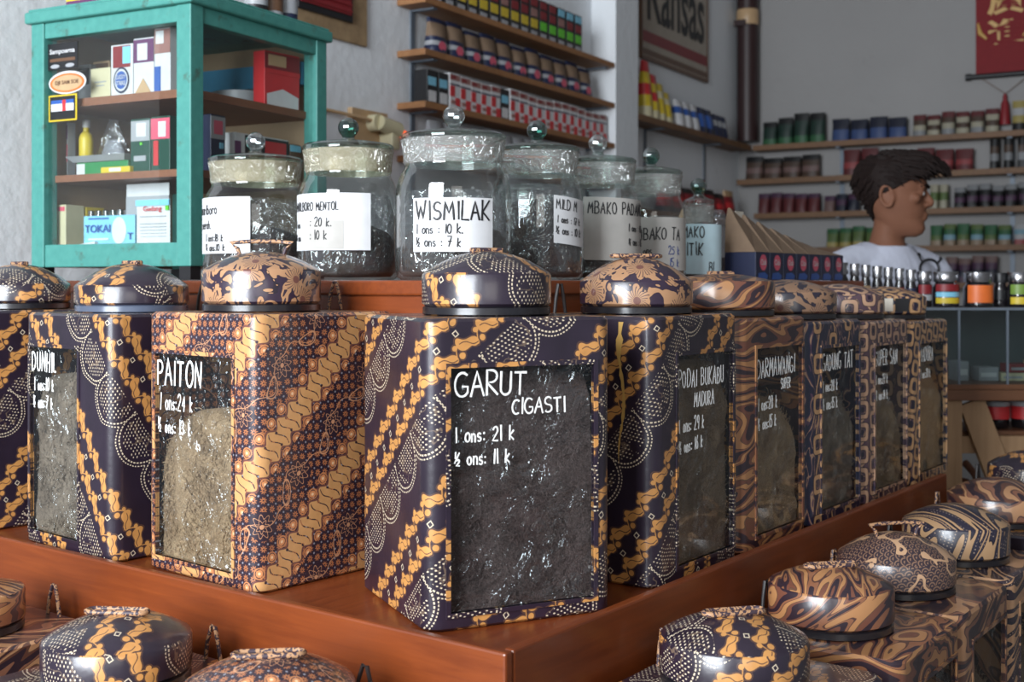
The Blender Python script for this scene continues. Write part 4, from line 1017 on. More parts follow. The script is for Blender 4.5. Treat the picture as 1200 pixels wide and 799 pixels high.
# things on the cabinet top
ZC = CH+.0006
t = thing('carton_box', 'yellow and purple box on the cabinet top, cut by the upper photo edge', 'box', cworld(.09, cy(84), ZC), TH_C)
bm = NB(); box(bm, -.04, .04, -.07, .07, 0, .022); box(bm, -.0404, .0404, -.0704, .0704, .022, .075, 1); obj('carton', bm, ['print_purple', 'print_yellow'], t)
for i, (px, h, m, lb) in enumerate(((322, .12, 'print_black', 'black bottle on the cabinet top, left of its two neighbours'), (340, .10, 'print_grey', 'grey jar between two dark bottles on the cabinet top'), (357, .13, 'print_navy', 'navy bottle on the cabinet top beside the rough board'))):
    t = thing('bottle', lb, 'bottle', cworld(min(CL-.03, cx_(px)), .05, ZC), 0, 'bottles on the cabinet top')
    bm = NB(); lathe(bm, [(.022, 0), (.025, .003), (.025, h*.7), (.012, h*.85), (.012, h)], 24); obj('body', bm, m, t, 40)
    bm = NB(); lathe(bm, [(.0255, h*.15), (.0255, h*.45)], 24, cap0=False, cap1=False); obj('paper_label', bm, 'print_grey' if i != 1 else 'print_brown', t, 40)
# ---------------------------------------------------------------- shelves on the left wall
SH = {}
def bracket(bm, wallbox, s, z, d, drop):
    wallbox(bm, s-.011, s+.011, .0006, .006, z-drop, z-.0005); wallbox(bm, s-.011, s+.011, .006, d*.85, z-.006, z-.0005)
    M = None
def wall_shelf(key, label, wallbox, s0, s1, z, d, th, m, brs, drop=.10, o0=.0006, cat='shelf', group=None):
    bm = NB(); wallbox(bm, s0, s1, o0, d, z-th, z, 0, .001); b = obj('wall_shelf', bm, m)
    tag(b, label, cat, group)
    for s in brs:
        bm = NB(); bracket(bm, wallbox, s, z-th, d, drop); obj('bracket', bm, 'metal_bracket', b)
    SH[key] = z
s0 = s_left(465, .0); s1 = 4.44
for key, z, lb in (('a', 2.235, 'topmost plank shelf on the left wall, holding dark yellow-labelled packs'), ('b', 2.073, 'second plank shelf on the left wall, holding navy kraft-topped pouches'),
                   ('c', 1.910, 'third plank shelf on the left wall, holding red and white packs'), ('d', 1.745, 'lowest plank shelf on the left wall, half hidden behind the jars')):
    wall_shelf(key, lb, wall_box, s0, s1, z, .108, .020, 'shelf_wood', (s0+.08, s1-.04), .13)
def soft_pack(w, d, h, top=.25, seam=.9, seed=1, n=5):
    """stand-up pouch: full at the foot, pinched flat at the top; width along x, front at -y"""
    rnd = random.Random(seed); L = []
    for i in range(n+1):
        f = i/n; dd = d*(1-(1-top)*f**1.6); ww = w*(1-.05*math.sin(PI*f))
        P = []
        for (x, y) in ((-1, -.55), (-.72, -1), (0, -1.12), (.72, -1), (1, -.55), (1, .55), (.72, 1), (0, 1.1), (-.72, 1), (-1, .55)):
            P.append((x*ww/2+rnd.uniform(-1, 1)*w*.012, y*dd/2+rnd.uniform(-1, 1)*d*.03, h*f))
        L.append(P)
    return L
def pouch(name, label, cat, pos, th, w, d, h, mats, levels, group, seed=1, top=.2, emblem=None):
    t = thing(name, label, cat, (pos[0], pos[1], pos[2]+.0006), th, group)
    L = soft_pack(w, d, h, top, seed=seed, n=len(levels)); bm = NB(); loft(bm, L, mis=levels); obj('packet', bm, mats, t, 50)
    if emblem:
        m, fx, fz, rx, rz = emblem; bm = NB(); n = len(levels); yy = -d*.5*(1-(1-top)*fz**1.6)*1.12-.0012
        bm.faces.new([bm.verts.new((fx*w+rx*w*math.cos(2*PI*k/14), yy, fz*h+rz*h*math.sin(2*PI*k/14))) for k in range(14)]); obj('emblem', bm, m, t)
    return t
def carton(name, label, cat, pos, th, w, d, h, base, fields, group):
    t = thing(name, label, cat, (pos[0], pos[1], pos[2]+.0006), th, group); bm = NB(); box(bm, -w/2, w/2, -d/2, d/2, 0, h, bev=.001); obj('carton', bm, base, t)
    for i, (f0, f1, g0, g1, m, nm) in enumerate(fields):
        e = d/2+.0005+.0003*i; bm = NB(); box(bm, -w/2+w*f0, -w/2+w*f1, -e, -d/2+.0002, h*g0, h*g1); obj(nm, bm, m, t)
    return t
WO = .055
def lrow(px0, px1, n, off=WO): a, b = s_left(px0, off), s_left(px1, off); return [(a+(b-a)*(i+.5)/n, (b-a)/n) for i in range(n)]
for i, (s, w) in enumerate(lrow(500, 690, 11)):
    pouch('tobacco_pouch', ORD[i]+' navy kraft-topped pouch from the left, second wall shelf', 'pouch', LW(s, WO, SH['b']), TH_L, w*.86, .052, .118+.006*math.sin(i*2.3), ['print_navy', 'dim_kraft', 'print_grey'], [0, 0, 2, 0, 1, 1, 1, 0], 'navy pouches on the second wall shelf', i, .3, ('print_pink', -.04, .24, .24, .13))
row = lrow(492, 704, 20)
for i, (s, w) in enumerate(row):
    if i in (0, 1, 7):
        k = {0: 'first', 1: 'second', 7: 'third'}[i]
        carton('cigarette_pack', k+' black and white pack from the left on the third wall shelf', 'pack', LW(s, WO, SH['c']), TH_L, w*.86, .05, .108, 'print_black', ((.1, .9, .55, .8, 'print_sky', 'stripe'), (.15, .9, .08, .4, 'print_white', 'stripe')), 'black packs on the third wall shelf')
    else:
        j = i-2-(1 if i > 7 else 0)
        carton('cigarette_pack', ORD[j]+' red and white pack from the left on the third wall shelf', 'pack', LW(s, WO, SH['c']), TH_L, w*.92, .055, .112+.004*math.sin(i), 'print_white', ((0, 1, .80, .96, 'print_picture', 'stripe'), (.1, .6, .84, .93, 'print_dark_red', 'stripe'), (.0, .48, .34, .64, 'print_red', 'chequer'), (.52, 1, .03, .32, 'print_red', 'chequer'), (0, 1, .66, .70, 'print_navy', 'stripe'), (.1, .5, .14, .24, 'print_picture', 'chequer')), 'red and white packs on the third wall shelf')
for i, (s, w) in enumerate(lrow(498, 676, 15)):
    e = i > 9
    carton('cigarette_pack', ORD[i]+(' black pack with a green foot' if e else ' black pack with a yellow foot')+' from the left on the top wall shelf', 'pack', LW(s, WO, SH['a']), TH_L, w*.84, .05, .145, 'print_black',
           ((.08, .92, .24, .46, 'print_lime' if e else 'print_yellow', 'stripe'), (.15, .85, .05, .16, 'print_grey', 'stripe'), (.12, .88, .52, .72, 'print_dark_red' if i % 3 else 'print_picture', 'stripe'), (.1, .9, .78, .96, 'print_sky' if i > 11 else 'print_dark_red', 'stripe')), 'black packs on the top wall shelf')
for i, (s, w) in enumerate(lrow(500, 690, 13)):
    pouch('tobacco_pouch', ORD[i]+' grey-blue pouch with red foot from the left, lowest wall shelf', 'pouch', LW(s, WO, SH['d']), TH_L, w*.88, .05, .118, ['print_grey', 'print_orange' if i % 3 else 'print_red', 'print_navy'], [2, 1, 1, 0, 0], 'grey-blue pouches on the lowest wall shelf', i+40, .3)
# rough board with a dark red slatted panel, socket board and conduit on the wall
def on_wall(px, py, off): s = s_left(px, off); p = LW(s, off, 0); return s, EYE+(HY-py)*p.y/FPX
sa, za = on_wall(340, 50, .01); sb, zb = on_wall(430, 52, .01)
bd = thing('wall_board', 'rough brown board with a dark red ribbed panel, above the cabinet', 'board', LW((sa+sb)/2, 0, zb-.008), TH_L)
wbd = sb-sa; bm = NB(); box(bm, -wbd/2, wbd/2, -.012, -.0006, 0, .42, bev=.002); obj('backing', bm, mat('rough_board', fn=lambda k: k.mix(k.noise(k.coord(), 20, 4, .7), (.10, .055, .03), (.46, .32, .17)), rough=.8), bd)
bm = NB(); box(bm, -wbd/2+.02, wbd*.27, -.022, -.0121, .055, .40, bev=.004); fr = obj('panel_frame', bm, 'print_black', bd)
bm = NB(); box(bm, -wbd/2+.03, wbd*.23, -.026, -.0221, .075, .39)
for i in range(16): tube(bm, [(-wbd/2+.032, -.027, .085+.019*i), (wbd*.225, -.027, .085+.019*i)], .005, 6)
obj('ribbed_panel', bm, 'print_dark_red', bd)
sa, za = on_wall(410, 165, .01); sb, zb = on_wall(462, 130, .01); wb_ = sb-sa
sk = thing('socket_board', 'pale wooden socket board on the wall behind the jars, red neon lit', 'socket', LW((sa+sb)/2, 0, za), TH_L)
bm = NB(); box(bm, -wb_/2, wb_/2*.6, -.018, -.0006, 0, .10, bev=.002); obj('backing', bm, 'print_tan', sk)
bm = NB(); tube(bm, [(-.02, -.019, .062), (-.02, -.05, .062)], .026, 18); tube(bm, [(-.02, -.05, .062), (.065, -.055, .045)], [.022, .027], 16); box(bm, .02, .06, -.07, -.019, -.015, .035, bev=.004); obj('adapter', bm, 'print_cream', sk, 40)
bm = NB(); tube(bm, [(.072, -.07, .035), (.088, -.072, .033)], [.013, .010], 14); obj('neon_lamp', bm, mat('neon_red', (.8, .1, .02), .3, emit=((1, .12, .02), 1.2)), sk, 40)
bm = NB(); tube(bm, [(-.50, -.010, .082), (-.2, -.010, .078), (-.115, -.03, .072), (-.04, -.04, .066)], .0055, 8); obj('cable', bm, 'print_tan', sk, 60)
# ---------------------------------------------------------------- far corner: drainpipe, pennant, scroll, shelves
pp = LW(SF-.075, .075, 0)
pipe = thing('drainpipe', 'dark brown drainpipe standing in the far corner of the room', 'pipe', (pp.x, pp.y, 2.085), 0)
bm = NB(); lathe(bm, [(.055, 0), (.055, 1.213)], 24); obj('pipe', bm, 'pipe_brown', pipe, 40)
zb = EYE+(HY-21)*pp.y/FPX-2.085; bm = NB(); lathe(bm, [(.0555, zb-.04), (.058, zb-.036), (.058, zb+.036), (.0555, zb+.04)], 24); obj('joint_band', bm, 'print_tan', pipe, 40)
bm = NB(); box(bm, -.07, .07, -.012, .05, .6, .63, M=Matrix.Rotation(TH_L, 4, 'Z')); obj('clamp', bm, 'pipe_brown', pipe)
sa, sb = s_left(752, .012), s_left(829, .012)
mat('old_cloth', (.42, .37, .31), .85); kp = thing('wall_pennant', 'cream cloth poster with red stripes lettered kansas, on the recessed wall', 'poster', LW((sa+sb)/2, .0, 2.345), TH_L)
wk = sb-sa; bm = NB(); box(bm, -wk/2, wk/2, -.012, -.0006, 0, .62)
for (z0, z1, m) in ((.018, .045, 1), (.075, .125, 2), (.51, .56, 2), (.58, .61, 1)): box(bm, -wk/2, wk/2, -.0128, -.0006, z0, z1, m)
box(bm, -wk/2-.006, -wk/2+.008, -.015, -.0006, -.004, .625, 1); box(bm, wk/2-.008, wk/2+.006, -.015, -.0006, -.004, .625, 1); box(bm, -wk/2, wk/2, -.015, -.0006, -.004, .012, 1)
cl = obj('cloth', bm, ['old_cloth', 'print_brown', 'print_dark_red'], kp)
b = type_mesh('Kansas', 1, ext=.0006, bold=.012); xs = [v.co.x for v in b.verts]; sx = wk*.86/(max(xs)-min(xs))
for v in b.verts: v.co = Vector((v.co.x*sx, -.0142-v.co.z, .31+v.co.y*.42))
obj('lettering', b, 'ink_black', kp)
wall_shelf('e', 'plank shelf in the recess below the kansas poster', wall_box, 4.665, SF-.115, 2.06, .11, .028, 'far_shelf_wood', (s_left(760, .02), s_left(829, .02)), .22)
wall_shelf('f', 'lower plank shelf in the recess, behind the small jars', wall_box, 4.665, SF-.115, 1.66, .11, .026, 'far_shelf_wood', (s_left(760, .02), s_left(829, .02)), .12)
def lput(i, n, px0, px1): r = lrow(px0, px1, n, .06); return r[i]
for i in range(4):
    s, w = lput(i, 4, 751, 783); pouch('tobacco_pouch', ORD[i]+' red and yellow tall pouch from the left on the recess shelf', 'pouch', LW(s, .06, 2.06), TH_L, w*.9, .06, (.25, .20, .17, .14)[i], ['print_red', 'print_yellow', 'print_cream'], [2, 1, 0, 1, 0] if i < 2 else [2, 1, 1, 2, 1], 'red and yellow pouches on the recess shelf', 60+i)
for i in range(5):
    s, w = lput(i, 5, 789, 832); pouch('tobacco_pouch', ORD[i]+' white and blue pouch from the left on the recess shelf', 'pouch', LW(s, .06, 2.06), TH_L, w*.9, .06, .125, ['print_blue', 'print_white', 'print_navy'], [1, 1, 0, 1] if i < 3 else [2, 0, 0, 2], 'white and blue pouches on the recess shelf', 70+i)
for i in range(3):
    s, w = lput(i, 3, 834, 849); pouch('tobacco_pouch', ORD[i]+' dark pouch with white edge from the left on the recess shelf', 'pouch', LW(s, .06, 2.06), TH_L, w*.85, .05, .115, ['print_navy', 'print_grey'], [0, 0, 1, 0], 'dark pouches on the recess shelf', 80+i)
for i in range(7):
    s, w = lput(i, 7, 772, 858); pouch('tobacco_pouch', ORD[i]+' red and dark pouch from the left on the lower recess shelf', 'pouch', LW(s, .06, 1.66), TH_L, w*.9, .06, .15-.012*(i % 3), ['print_dark_red', 'print_red', 'print_black', 'print_tan'], [2, 0, 1, 0, 3 if i % 3 == 0 else 2], 'red pouches on the lower recess shelf', 90+i)
FZ = [2.06, 1.885, 1.705, 1.525, 1.345]
fe = s_far(1420, .1)
st0 = [.115, s_far(864, .1), s_far(884, .1), s_far(884, .1), s_far(884, .1)]
for i, z in enumerate(FZ):
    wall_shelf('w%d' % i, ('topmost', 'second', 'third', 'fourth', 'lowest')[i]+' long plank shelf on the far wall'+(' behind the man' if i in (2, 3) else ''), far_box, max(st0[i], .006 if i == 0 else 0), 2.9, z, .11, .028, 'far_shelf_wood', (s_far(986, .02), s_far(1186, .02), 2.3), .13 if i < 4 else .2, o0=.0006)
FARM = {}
def far_mat(n):  # print colours darkened and greyed; the far wall's dimness is put into them
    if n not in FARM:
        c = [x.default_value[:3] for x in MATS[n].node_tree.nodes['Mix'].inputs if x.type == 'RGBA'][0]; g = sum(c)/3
        mat(n.replace('print', 'shaded'), tuple((x*.7+g*.3)*.62 for x in c), .5); FARM[n] = n.replace('print', 'shaded')
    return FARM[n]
def frow(k, px0, px1, n, name, lab, cat, h, mats, lev, seed, emb=None, hv=.08, wf=.92, top=.25):
    a, b = s_far(px0, .06), s_far(px1, .06); w = (b-a)/n; rnd = random.Random(seed)
    for i in range(n):
        L = lev[i % len(lev)] if isinstance(lev[0], list) else lev
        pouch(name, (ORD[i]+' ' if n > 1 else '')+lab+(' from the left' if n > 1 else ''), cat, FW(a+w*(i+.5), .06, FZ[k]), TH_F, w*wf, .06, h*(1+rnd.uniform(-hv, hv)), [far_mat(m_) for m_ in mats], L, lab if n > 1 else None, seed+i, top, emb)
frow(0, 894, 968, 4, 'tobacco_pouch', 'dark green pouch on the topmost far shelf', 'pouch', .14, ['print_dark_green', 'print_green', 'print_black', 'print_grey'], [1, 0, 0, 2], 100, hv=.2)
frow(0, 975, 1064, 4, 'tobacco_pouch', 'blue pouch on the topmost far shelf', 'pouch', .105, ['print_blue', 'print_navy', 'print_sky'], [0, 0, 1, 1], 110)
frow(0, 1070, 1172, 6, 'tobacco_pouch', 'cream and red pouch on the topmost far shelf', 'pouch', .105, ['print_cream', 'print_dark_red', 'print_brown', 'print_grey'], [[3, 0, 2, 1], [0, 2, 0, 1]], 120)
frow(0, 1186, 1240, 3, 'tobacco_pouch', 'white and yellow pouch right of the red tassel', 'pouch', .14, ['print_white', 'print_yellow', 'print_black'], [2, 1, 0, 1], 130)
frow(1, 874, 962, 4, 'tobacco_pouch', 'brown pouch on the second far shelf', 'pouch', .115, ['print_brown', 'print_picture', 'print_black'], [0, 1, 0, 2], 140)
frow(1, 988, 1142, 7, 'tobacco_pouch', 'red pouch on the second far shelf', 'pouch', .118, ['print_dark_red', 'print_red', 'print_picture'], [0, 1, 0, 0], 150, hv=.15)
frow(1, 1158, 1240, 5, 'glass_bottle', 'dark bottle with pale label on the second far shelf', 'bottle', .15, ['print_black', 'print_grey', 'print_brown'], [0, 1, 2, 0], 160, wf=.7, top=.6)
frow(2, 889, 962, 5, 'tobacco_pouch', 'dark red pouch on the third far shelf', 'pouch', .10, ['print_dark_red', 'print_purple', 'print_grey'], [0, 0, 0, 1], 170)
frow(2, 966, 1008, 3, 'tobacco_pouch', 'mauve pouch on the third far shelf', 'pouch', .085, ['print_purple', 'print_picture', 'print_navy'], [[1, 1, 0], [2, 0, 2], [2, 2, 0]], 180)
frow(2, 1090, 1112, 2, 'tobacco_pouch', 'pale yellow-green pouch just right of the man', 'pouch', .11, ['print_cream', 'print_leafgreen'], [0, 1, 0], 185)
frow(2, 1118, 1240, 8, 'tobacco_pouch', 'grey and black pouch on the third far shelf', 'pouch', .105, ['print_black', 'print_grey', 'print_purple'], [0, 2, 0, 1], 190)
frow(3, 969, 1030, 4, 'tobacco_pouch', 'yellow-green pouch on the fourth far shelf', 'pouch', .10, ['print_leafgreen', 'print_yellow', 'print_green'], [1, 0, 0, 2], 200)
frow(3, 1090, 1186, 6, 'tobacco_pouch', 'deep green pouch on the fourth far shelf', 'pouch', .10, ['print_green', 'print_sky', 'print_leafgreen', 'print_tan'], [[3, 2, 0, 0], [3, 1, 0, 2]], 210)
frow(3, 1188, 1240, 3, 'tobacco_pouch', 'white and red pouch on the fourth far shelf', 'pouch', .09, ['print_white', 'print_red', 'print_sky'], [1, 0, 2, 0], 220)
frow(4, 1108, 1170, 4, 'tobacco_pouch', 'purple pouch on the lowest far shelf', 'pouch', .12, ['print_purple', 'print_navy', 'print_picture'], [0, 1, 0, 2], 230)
# hanging scroll
sc0, sc1 = s_far(1143, .02), s_far(1214, .02); wS = sc1-sc0; zs = EYE+(HY-88)*FW(sc0, .02, 0).y/FPX
sb_ = thing('hanging_scroll', 'dark red hanging scroll with gold characters and a black roller', 'scroll', FW((sc0+sc1)/2, 0, zs), TH_F)
bm = NB(); box(bm, -wS/2, wS/2, -.008, -.004, 0, .85); obj('cloth', bm, mat('scroll_red', (.20, .008, .012), .75), sb_)
bm = NB(); tube(bm, [(-wS/2-.03, -.016, -.008), (wS/2+.03, -.016, -.008)], .013, 14)
for sgn in (-1, 1): tube(bm, [(sgn*(wS/2+.02), -.016, -.008), (sgn*(wS/2+.045), -.016, -.008)], .017, 14)
obj('roller', bm, 'print_black', sb_, 50)
for ch, zc, hh in (('\u5ee3', .355, .17), ('\u9032', .195, .15), ('\u6e90', .53, .16)):
    b = type_mesh(ch, 1, ext=.0006, bold=.03)
    if len(b.verts) < 3: b.free(); continue
    xs = [v.co.x for v in b.verts]; ys = [v.co.y for v in b.verts]; xm, ym = (min(xs)+max(xs))/2, (min(ys)+max(ys))/2; s_ = .165/(max(xs)-min(xs)); s2 = hh*.86/(max(ys)-min(ys))
    for v in b.verts: v.co = Vector(((v.co.x-xm)*s_, -.0092-v.co.z, zc+(v.co.y-ym)*s2))
    obj('gold_character', b, 'print_gold', sb_)
for k, pts in enumerate(([(-wS/2+.01, .25), (-wS/2+.02, .20), (-wS/2+.05, .17)], [(wS/2-.06, .17), (wS/2-.03, .20), (wS/2-.02, .26)])):
    bm = NB(); tube(bm, [(x, -.010, z) for x, z in pts], [.004, .012, .006], 8); obj('gold_motif', bm, 'print_gold', sb_, 60)
bm = NB(); tube(bm, [(-wS/2+.03, -.016, -.02), (0, -.016, -.10), (wS/2-.03, -.016, -.02)], .0022, 6); obj('cord', bm, 'print_brown', sb_)
bm = NB(); lathe(bm, [(.004, -.10), (.011, -.115), (.009, -.128), (.019, -.15), (.026, -.25)][::-1], 14, c=(0, -.030, 0)); obj('tassel', bm, 'print_dark_red', sb_, 40)
# ---------------------------------------------------------------- kraft topped cartons on the top step
N = 7; v0, v1 = 1.262, 1.735; pit = (v1-v0)/N
for i in range(N):
    v = v0+pit*(i+.5); c = S(.352, v, Z2+.0006); w = pit*.94; d = .07; h = .058; kh = .092-.0118*i
    t = thing('display_carton', ORD[i]+' navy carton with kraft flap along the top step, counted from the jars', 'carton', c, TH_S, 'navy kraft-topped cartons on the top step')
    # stand frame: local x along VV, local -y towards the room (front)
    bm = NB(); box(bm, -w/2, w/2, -d/2, d/2, 0, h, bev=.001); obj('carton', bm, 'print_navy', t)
    bm = NB(); loft(bm, [[(-w/2, -d/2, h+.0003), (w/2, -d/2, h+.0003), (w/2, d/2, h+.0003), (-w/2, d/2, h+.0003)], [(-w/2*.98, d*.12, h+kh*.72), (w/2*.98, d*.10, h+kh*.55), (w/2*.98, d/2*.95, h+kh*.55), (-w/2*.98, d/2*.95, h+kh*.72)], [(-w/2*.9, d*.34, h+kh), (w/2*.85, d*.34, h+kh*.78), (w/2*.85, d*.42, h+kh*.78), (-w/2*.9, d*.42, h+kh)]])
    obj('kraft_flap', bm, 'dim_kraft', t)
    bm = NB(); bm.faces.new([bm.verts.new((.017*math.cos(2*PI*k/24)+.003, -d/2-.0005, .037+.0165*math.sin(2*PI*k/24))) for k in range(24)]); em = obj('emblem', bm, 'print_pink', t)
    b = type_mesh('Club', 1, ext=0, bold=.02); xs = [x.co.x for x in b.verts]; s_ = .026/(max(xs)-min(xs))
    for x in b.verts: x.co = Vector((x.co.x*s_+.003, -d/2-.0009, .037+x.co.y*.016))
    obj('lettering', b, 'print_white', em)
    bm = NB(); bm.faces.new([bm.verts.new((x, -d/2-.0005, z)) for x, z in ((-.024, 0.002), (.020, .002), (.026, .010), (.010, .017), (-.020, .015))]); obj('blue_flash', bm, 'print_blue', t)
def crumple(name, label, cat, pos, th, w, d, h, m, seed, parts=()):
    t = thing(name, label, cat, pos, th); bm = NB(); L = []
    for i in range(8):
        f = i/7; k = (1-.75*f**2)*(.8+.2*math.sin(PI*f))
        L.append([(w/2*k*math.cos(2*PI*j/22)*(1+.22*noise.noise(Vector((j*.9, i*.8, seed)))), d/2*k*math.sin(2*PI*j/22)*(1+.22*noise.noise(Vector((j*.7, i*.9, seed+3)))), h*f) for j in range(22)])
    loft(bm, L); obj('film', bm, m, t, 25)
    return t
t = crumple('plastic_bag', 'crumpled clear bag with a pale tag on top of the kraft cartons', 'bag', S(.470, 1.40, Z2+.0006), TH_S, .13, .09, .155, 'plastic_bag', 5)
bm = NB(); box(bm, -.02, .02, -.05, -.0485, .105, .150, bev=.0005); obj('paper_tag', bm, 'paper_warm', t)
bm = NB(); loft(bm, [[(.04*math.cos(2*PI*j/14), .03*math.sin(2*PI*j/14), z) for j in range(14)] for z in (.002, .05)]); obj('contents', bm, 'print_grey', t, 60)
t = crumple('snack_bag', 'crumpled orange and red bag behind the first kraft cartons', 'bag', S(.475, 1.26, Z2+.0006), TH_S, .12, .08, .150, 'print_tan', 9)
bm = NB(); bm.faces.new([bm.verts.new((.018*math.cos(2*PI*k/16), -.0455, .105+.022*math.sin(2*PI*k/16))) for k in range(16)]); obj('emblem', bm, 'print_red', t)
# ---------------------------------------------------------------- glass counter on a table, with bottles along its top
GX0, GX1, GY0, GY1 = .80, 1.66, 3.0, 3.26; TZ = 1.083; GZ = 1.286
tb = thing('work_table', 'rough pine trestle table with brown top under the glass counter', 'table', ((GX0+GX1)/2, 3.13, 0)); cx0 = (GX0+GX1)/2; hw = (GX1-GX0)/2
bm = NB(); box(bm, -hw-.01, hw+.01, -.15, .15, TZ-.026, TZ, bev=.002); obj('tabletop', bm, 'table_wood', tb)
for x in (-hw+.01, 1.086-cx0, hw-.03):
    for y in (-.125, .125):
        bm = NB(); box(bm, x-.025, x+.025, y-.015, y+.015, 0, TZ-.027, bev=.001); obj('leg', bm, 'pine', tb)
for y in (-.098, .098):
    bm = NB(); box(bm, -hw+.01, hw-.01, y-.011, y+.011, .922, .965, bev=.001); obj('cross_bar', bm, 'pine', tb)
bm = NB(); tube(bm, [(0, 0, 0), (1, 0, 0)], .001, 4); bm.free()
bm = NB(); p0, p1 = Vector((1.140-cx0, -.119, TZ-.03)), Vector((1.235-cx0, -.119, .80)); d_ = (p1-p0); ex = d_.normalized(); ey = Vector((0, 1, 0)); ez = ex.cross(ey)
M = Matrix(((ex.x, ey.x, ez.x, p0.x), (ex.y, ey.y, ez.y, p0.y), (ex.z, ey.z, ez.z, p0.z), (0, 0, 0, 1))); box(bm, 0, d_.length, -.009, .009, -.032, .032, 0, .001, M); obj('brace', bm, 'pine', tb)
bm = NB(); box(bm, -hw+.012, hw-.012, -.086, .124, .9655, .975); obj('lower_board', bm, 'table_wood', tb)
for i, px in enumerate((1163, 1197, 1232)):
    x = (px-HX)/FPX*3.13; t = thing('storage_jar', ORD[i]+' dark jar with red band and pale lid under the brown tabletop', 'jar', (x, 3.11, .976), 0, 'red banded jars under the table')
    bm = NB(); lathe(bm, [(.030, 0), (.033, .004), (.033, .052), (.031, .056)], 28); obj('jar_body', bm, 'bottle_dark', t, 40)
    bm = NB(); lathe(bm, [(.0345, .024), (.0345, .056)], 28, cap0=False, cap1=False); obj('red_band', bm, 'print_red', t, 40)
    bm = NB(); lathe(bm, [(.034, .0565), (.035, .058), (.035, .068), (.032, .070)], 28); obj('lid', bm, 'print_grey', t, 40)
gc = thing('glass_counter', 'low glass display case standing on the brown tabletop before the man', 'display case', (cx0, 3.13, TZ+.0006))
gh = GZ-TZ-.001
def gp(name, x0, x1, y0, y1, z0, z1, m): bm = NB(); box(bm, x0, x1, y0, y1, z0, z1); return obj(name, bm, m, gc)
def gpane(name, pts): bm = NB(); bm.faces.new([bm.verts.new(p) for p in pts]); return obj(name, bm, 'case_glass', gc)
gp('base', -hw, hw, -.13, .13, 0, .012, 'table_wood')
for x in (-hw, 1.105-cx0, 1.225-cx0, hw-.006): gp('edge_strip', x, x+.005, -.13, -.125, .012, gh-.005, 'metal_bracket')
for x in (-hw, hw-.006): gp('edge_strip', x, x+.006, .124, .13, .012, gh-.005, 'metal_bracket')
gp('top_frame', -hw, hw, -.13, -.122, gh-.006, gh, 'metal_bracket'); gp('top_frame', -hw, hw, .122, .13, gh-.006, gh, 'metal_bracket')
gpane('front_glass', ((-hw, -.127, .012), (hw, -.127, .012), (hw, -.127, gh-.006), (-hw, -.127, gh-.006)))
gpane('top_glass', ((-hw, -.122, gh-.002), (hw, -.122, gh-.002), (hw, .122, gh-.002), (-hw, .122, gh-.002)))
gp('back_board', -hw+.006, hw-.006, .118, .123, .012, gh-.007, 'case_back')
for i, (px, z, w, h, m) in enumerate(((1120, 0, .03, .05, 'print_grey'), (1150, 0, .05, .035, 'print_grey'), (1178, 0, .06, .02, 'print_cream'), (1186, .021, .055, .022, 'print_dark_red'), (1202, .0, .05, .03, 'print_cream'), (1212, .031, .05, .02, 'print_tan'))):
    x = (px-HX)/FPX*3.14; carton('carton_box', ('pale small carton in the glass case near its left dark edge', 'grey flat carton in the glass case left of the cream ones', 'cream flat carton on the floor of the glass case', 'dark red flat carton stacked on the cream one in the glass case', 'cream thick carton at the right of the glass case', 'tan carton on top of the thick cream carton')[i], 'box', (x, 3.12+.0, TZ+.0133+z), 0, w, .06, h, m, ((.1, .9, .3, .6, 'print_grey' if m != 'print_grey' else 'print_white', 'stripe'),), None)
def cap_jar(px, D, r, h, label, fields, cap=.026, capm='chrome', group='silver capped bottles on the glass counter'):
    t = thing('capped_bottle', label, 'bottle', ((px-HX)/FPX*D, D, GZ+.0006), 0, group)
    bm = NB(); lathe(bm, [(r*.92, 0), (r, .003), (r, h-cap-.014), (r*.8, h-cap-.004), (r*.78, h-cap)], 24); obj('glass_body', bm, 'bottle_dark', t, 40)
    bm = NB(); lathe(bm, [(r*.93, h-cap), (r*.95, h-cap+.002), (r*.95, h-.002), (r*.9, h)], 28, jit=lambda a, z: .02*math.cos(a*14)); obj('cap', bm, capm, t, 40)
    for z0, z1, m in fields:
        bm = NB(); rr = r+.0006; n = 14
        rows = [[bm.verts.new((rr*math.sin(a), -rr*math.cos(a), z)) for a in [R(-62+124*i/n) for i in range(n+1)]] for z in (z0*h, z1*h)]
        for i in range(n): bm.faces.new((rows[0][i], rows[0][i+1], rows[1][i+1], rows[1][i]))
        obj('label_band', bm, m, t, 60)
for i, (px, r) in enumerate(((984, .022), (1001.5, .013), (1014.5, .0125), (1028, .0135), (1041, .0125), (1054, .0125), (1067.5, .0135))):
    cap_jar(px, 3.07, r, .112-.003*i, ORD[i]+' slim silver-capped bottle from the left, along the glass counter', ((.15, .5, ('print_navy', 'print_black', 'print_tan', 'print_black', 'print_red', 'print_dark_red', 'print_navy')[i]),), .030)
cap_jar(1083, 3.07, .019, .090, 'silver-capped bottle with dark red and blue label before the shirt', ((.18, .34, 'print_grey'), (.36, .62, 'print_dark_red')))
cap_jar(1108, 3.07, .033, .089, 'wide silver-capped jar with yellow label foot at the right of the shirt', ((.10, .26, 'print_yellow'), (.28, .42, 'print_sky'), (.44, .64, 'print_dark_red')))
cap_jar(1146, 3.07, .036, .088, 'wide silver-capped jar with an orange label on the glass counter', ((.12, .62, 'print_orange'),))
cap_jar(1172, 3.09, .017, .086, 'narrow dark bottle between the orange and green labelled jars', ((.2, .5, 'print_black'),), capm='print_black')
cap_jar(1194, 3.07, .030, .088, 'silver-capped jar with green and yellow labels at the right photo edge', ((.08, .28, 'print_yellow'), (.36, .64, 'print_leafgreen')))
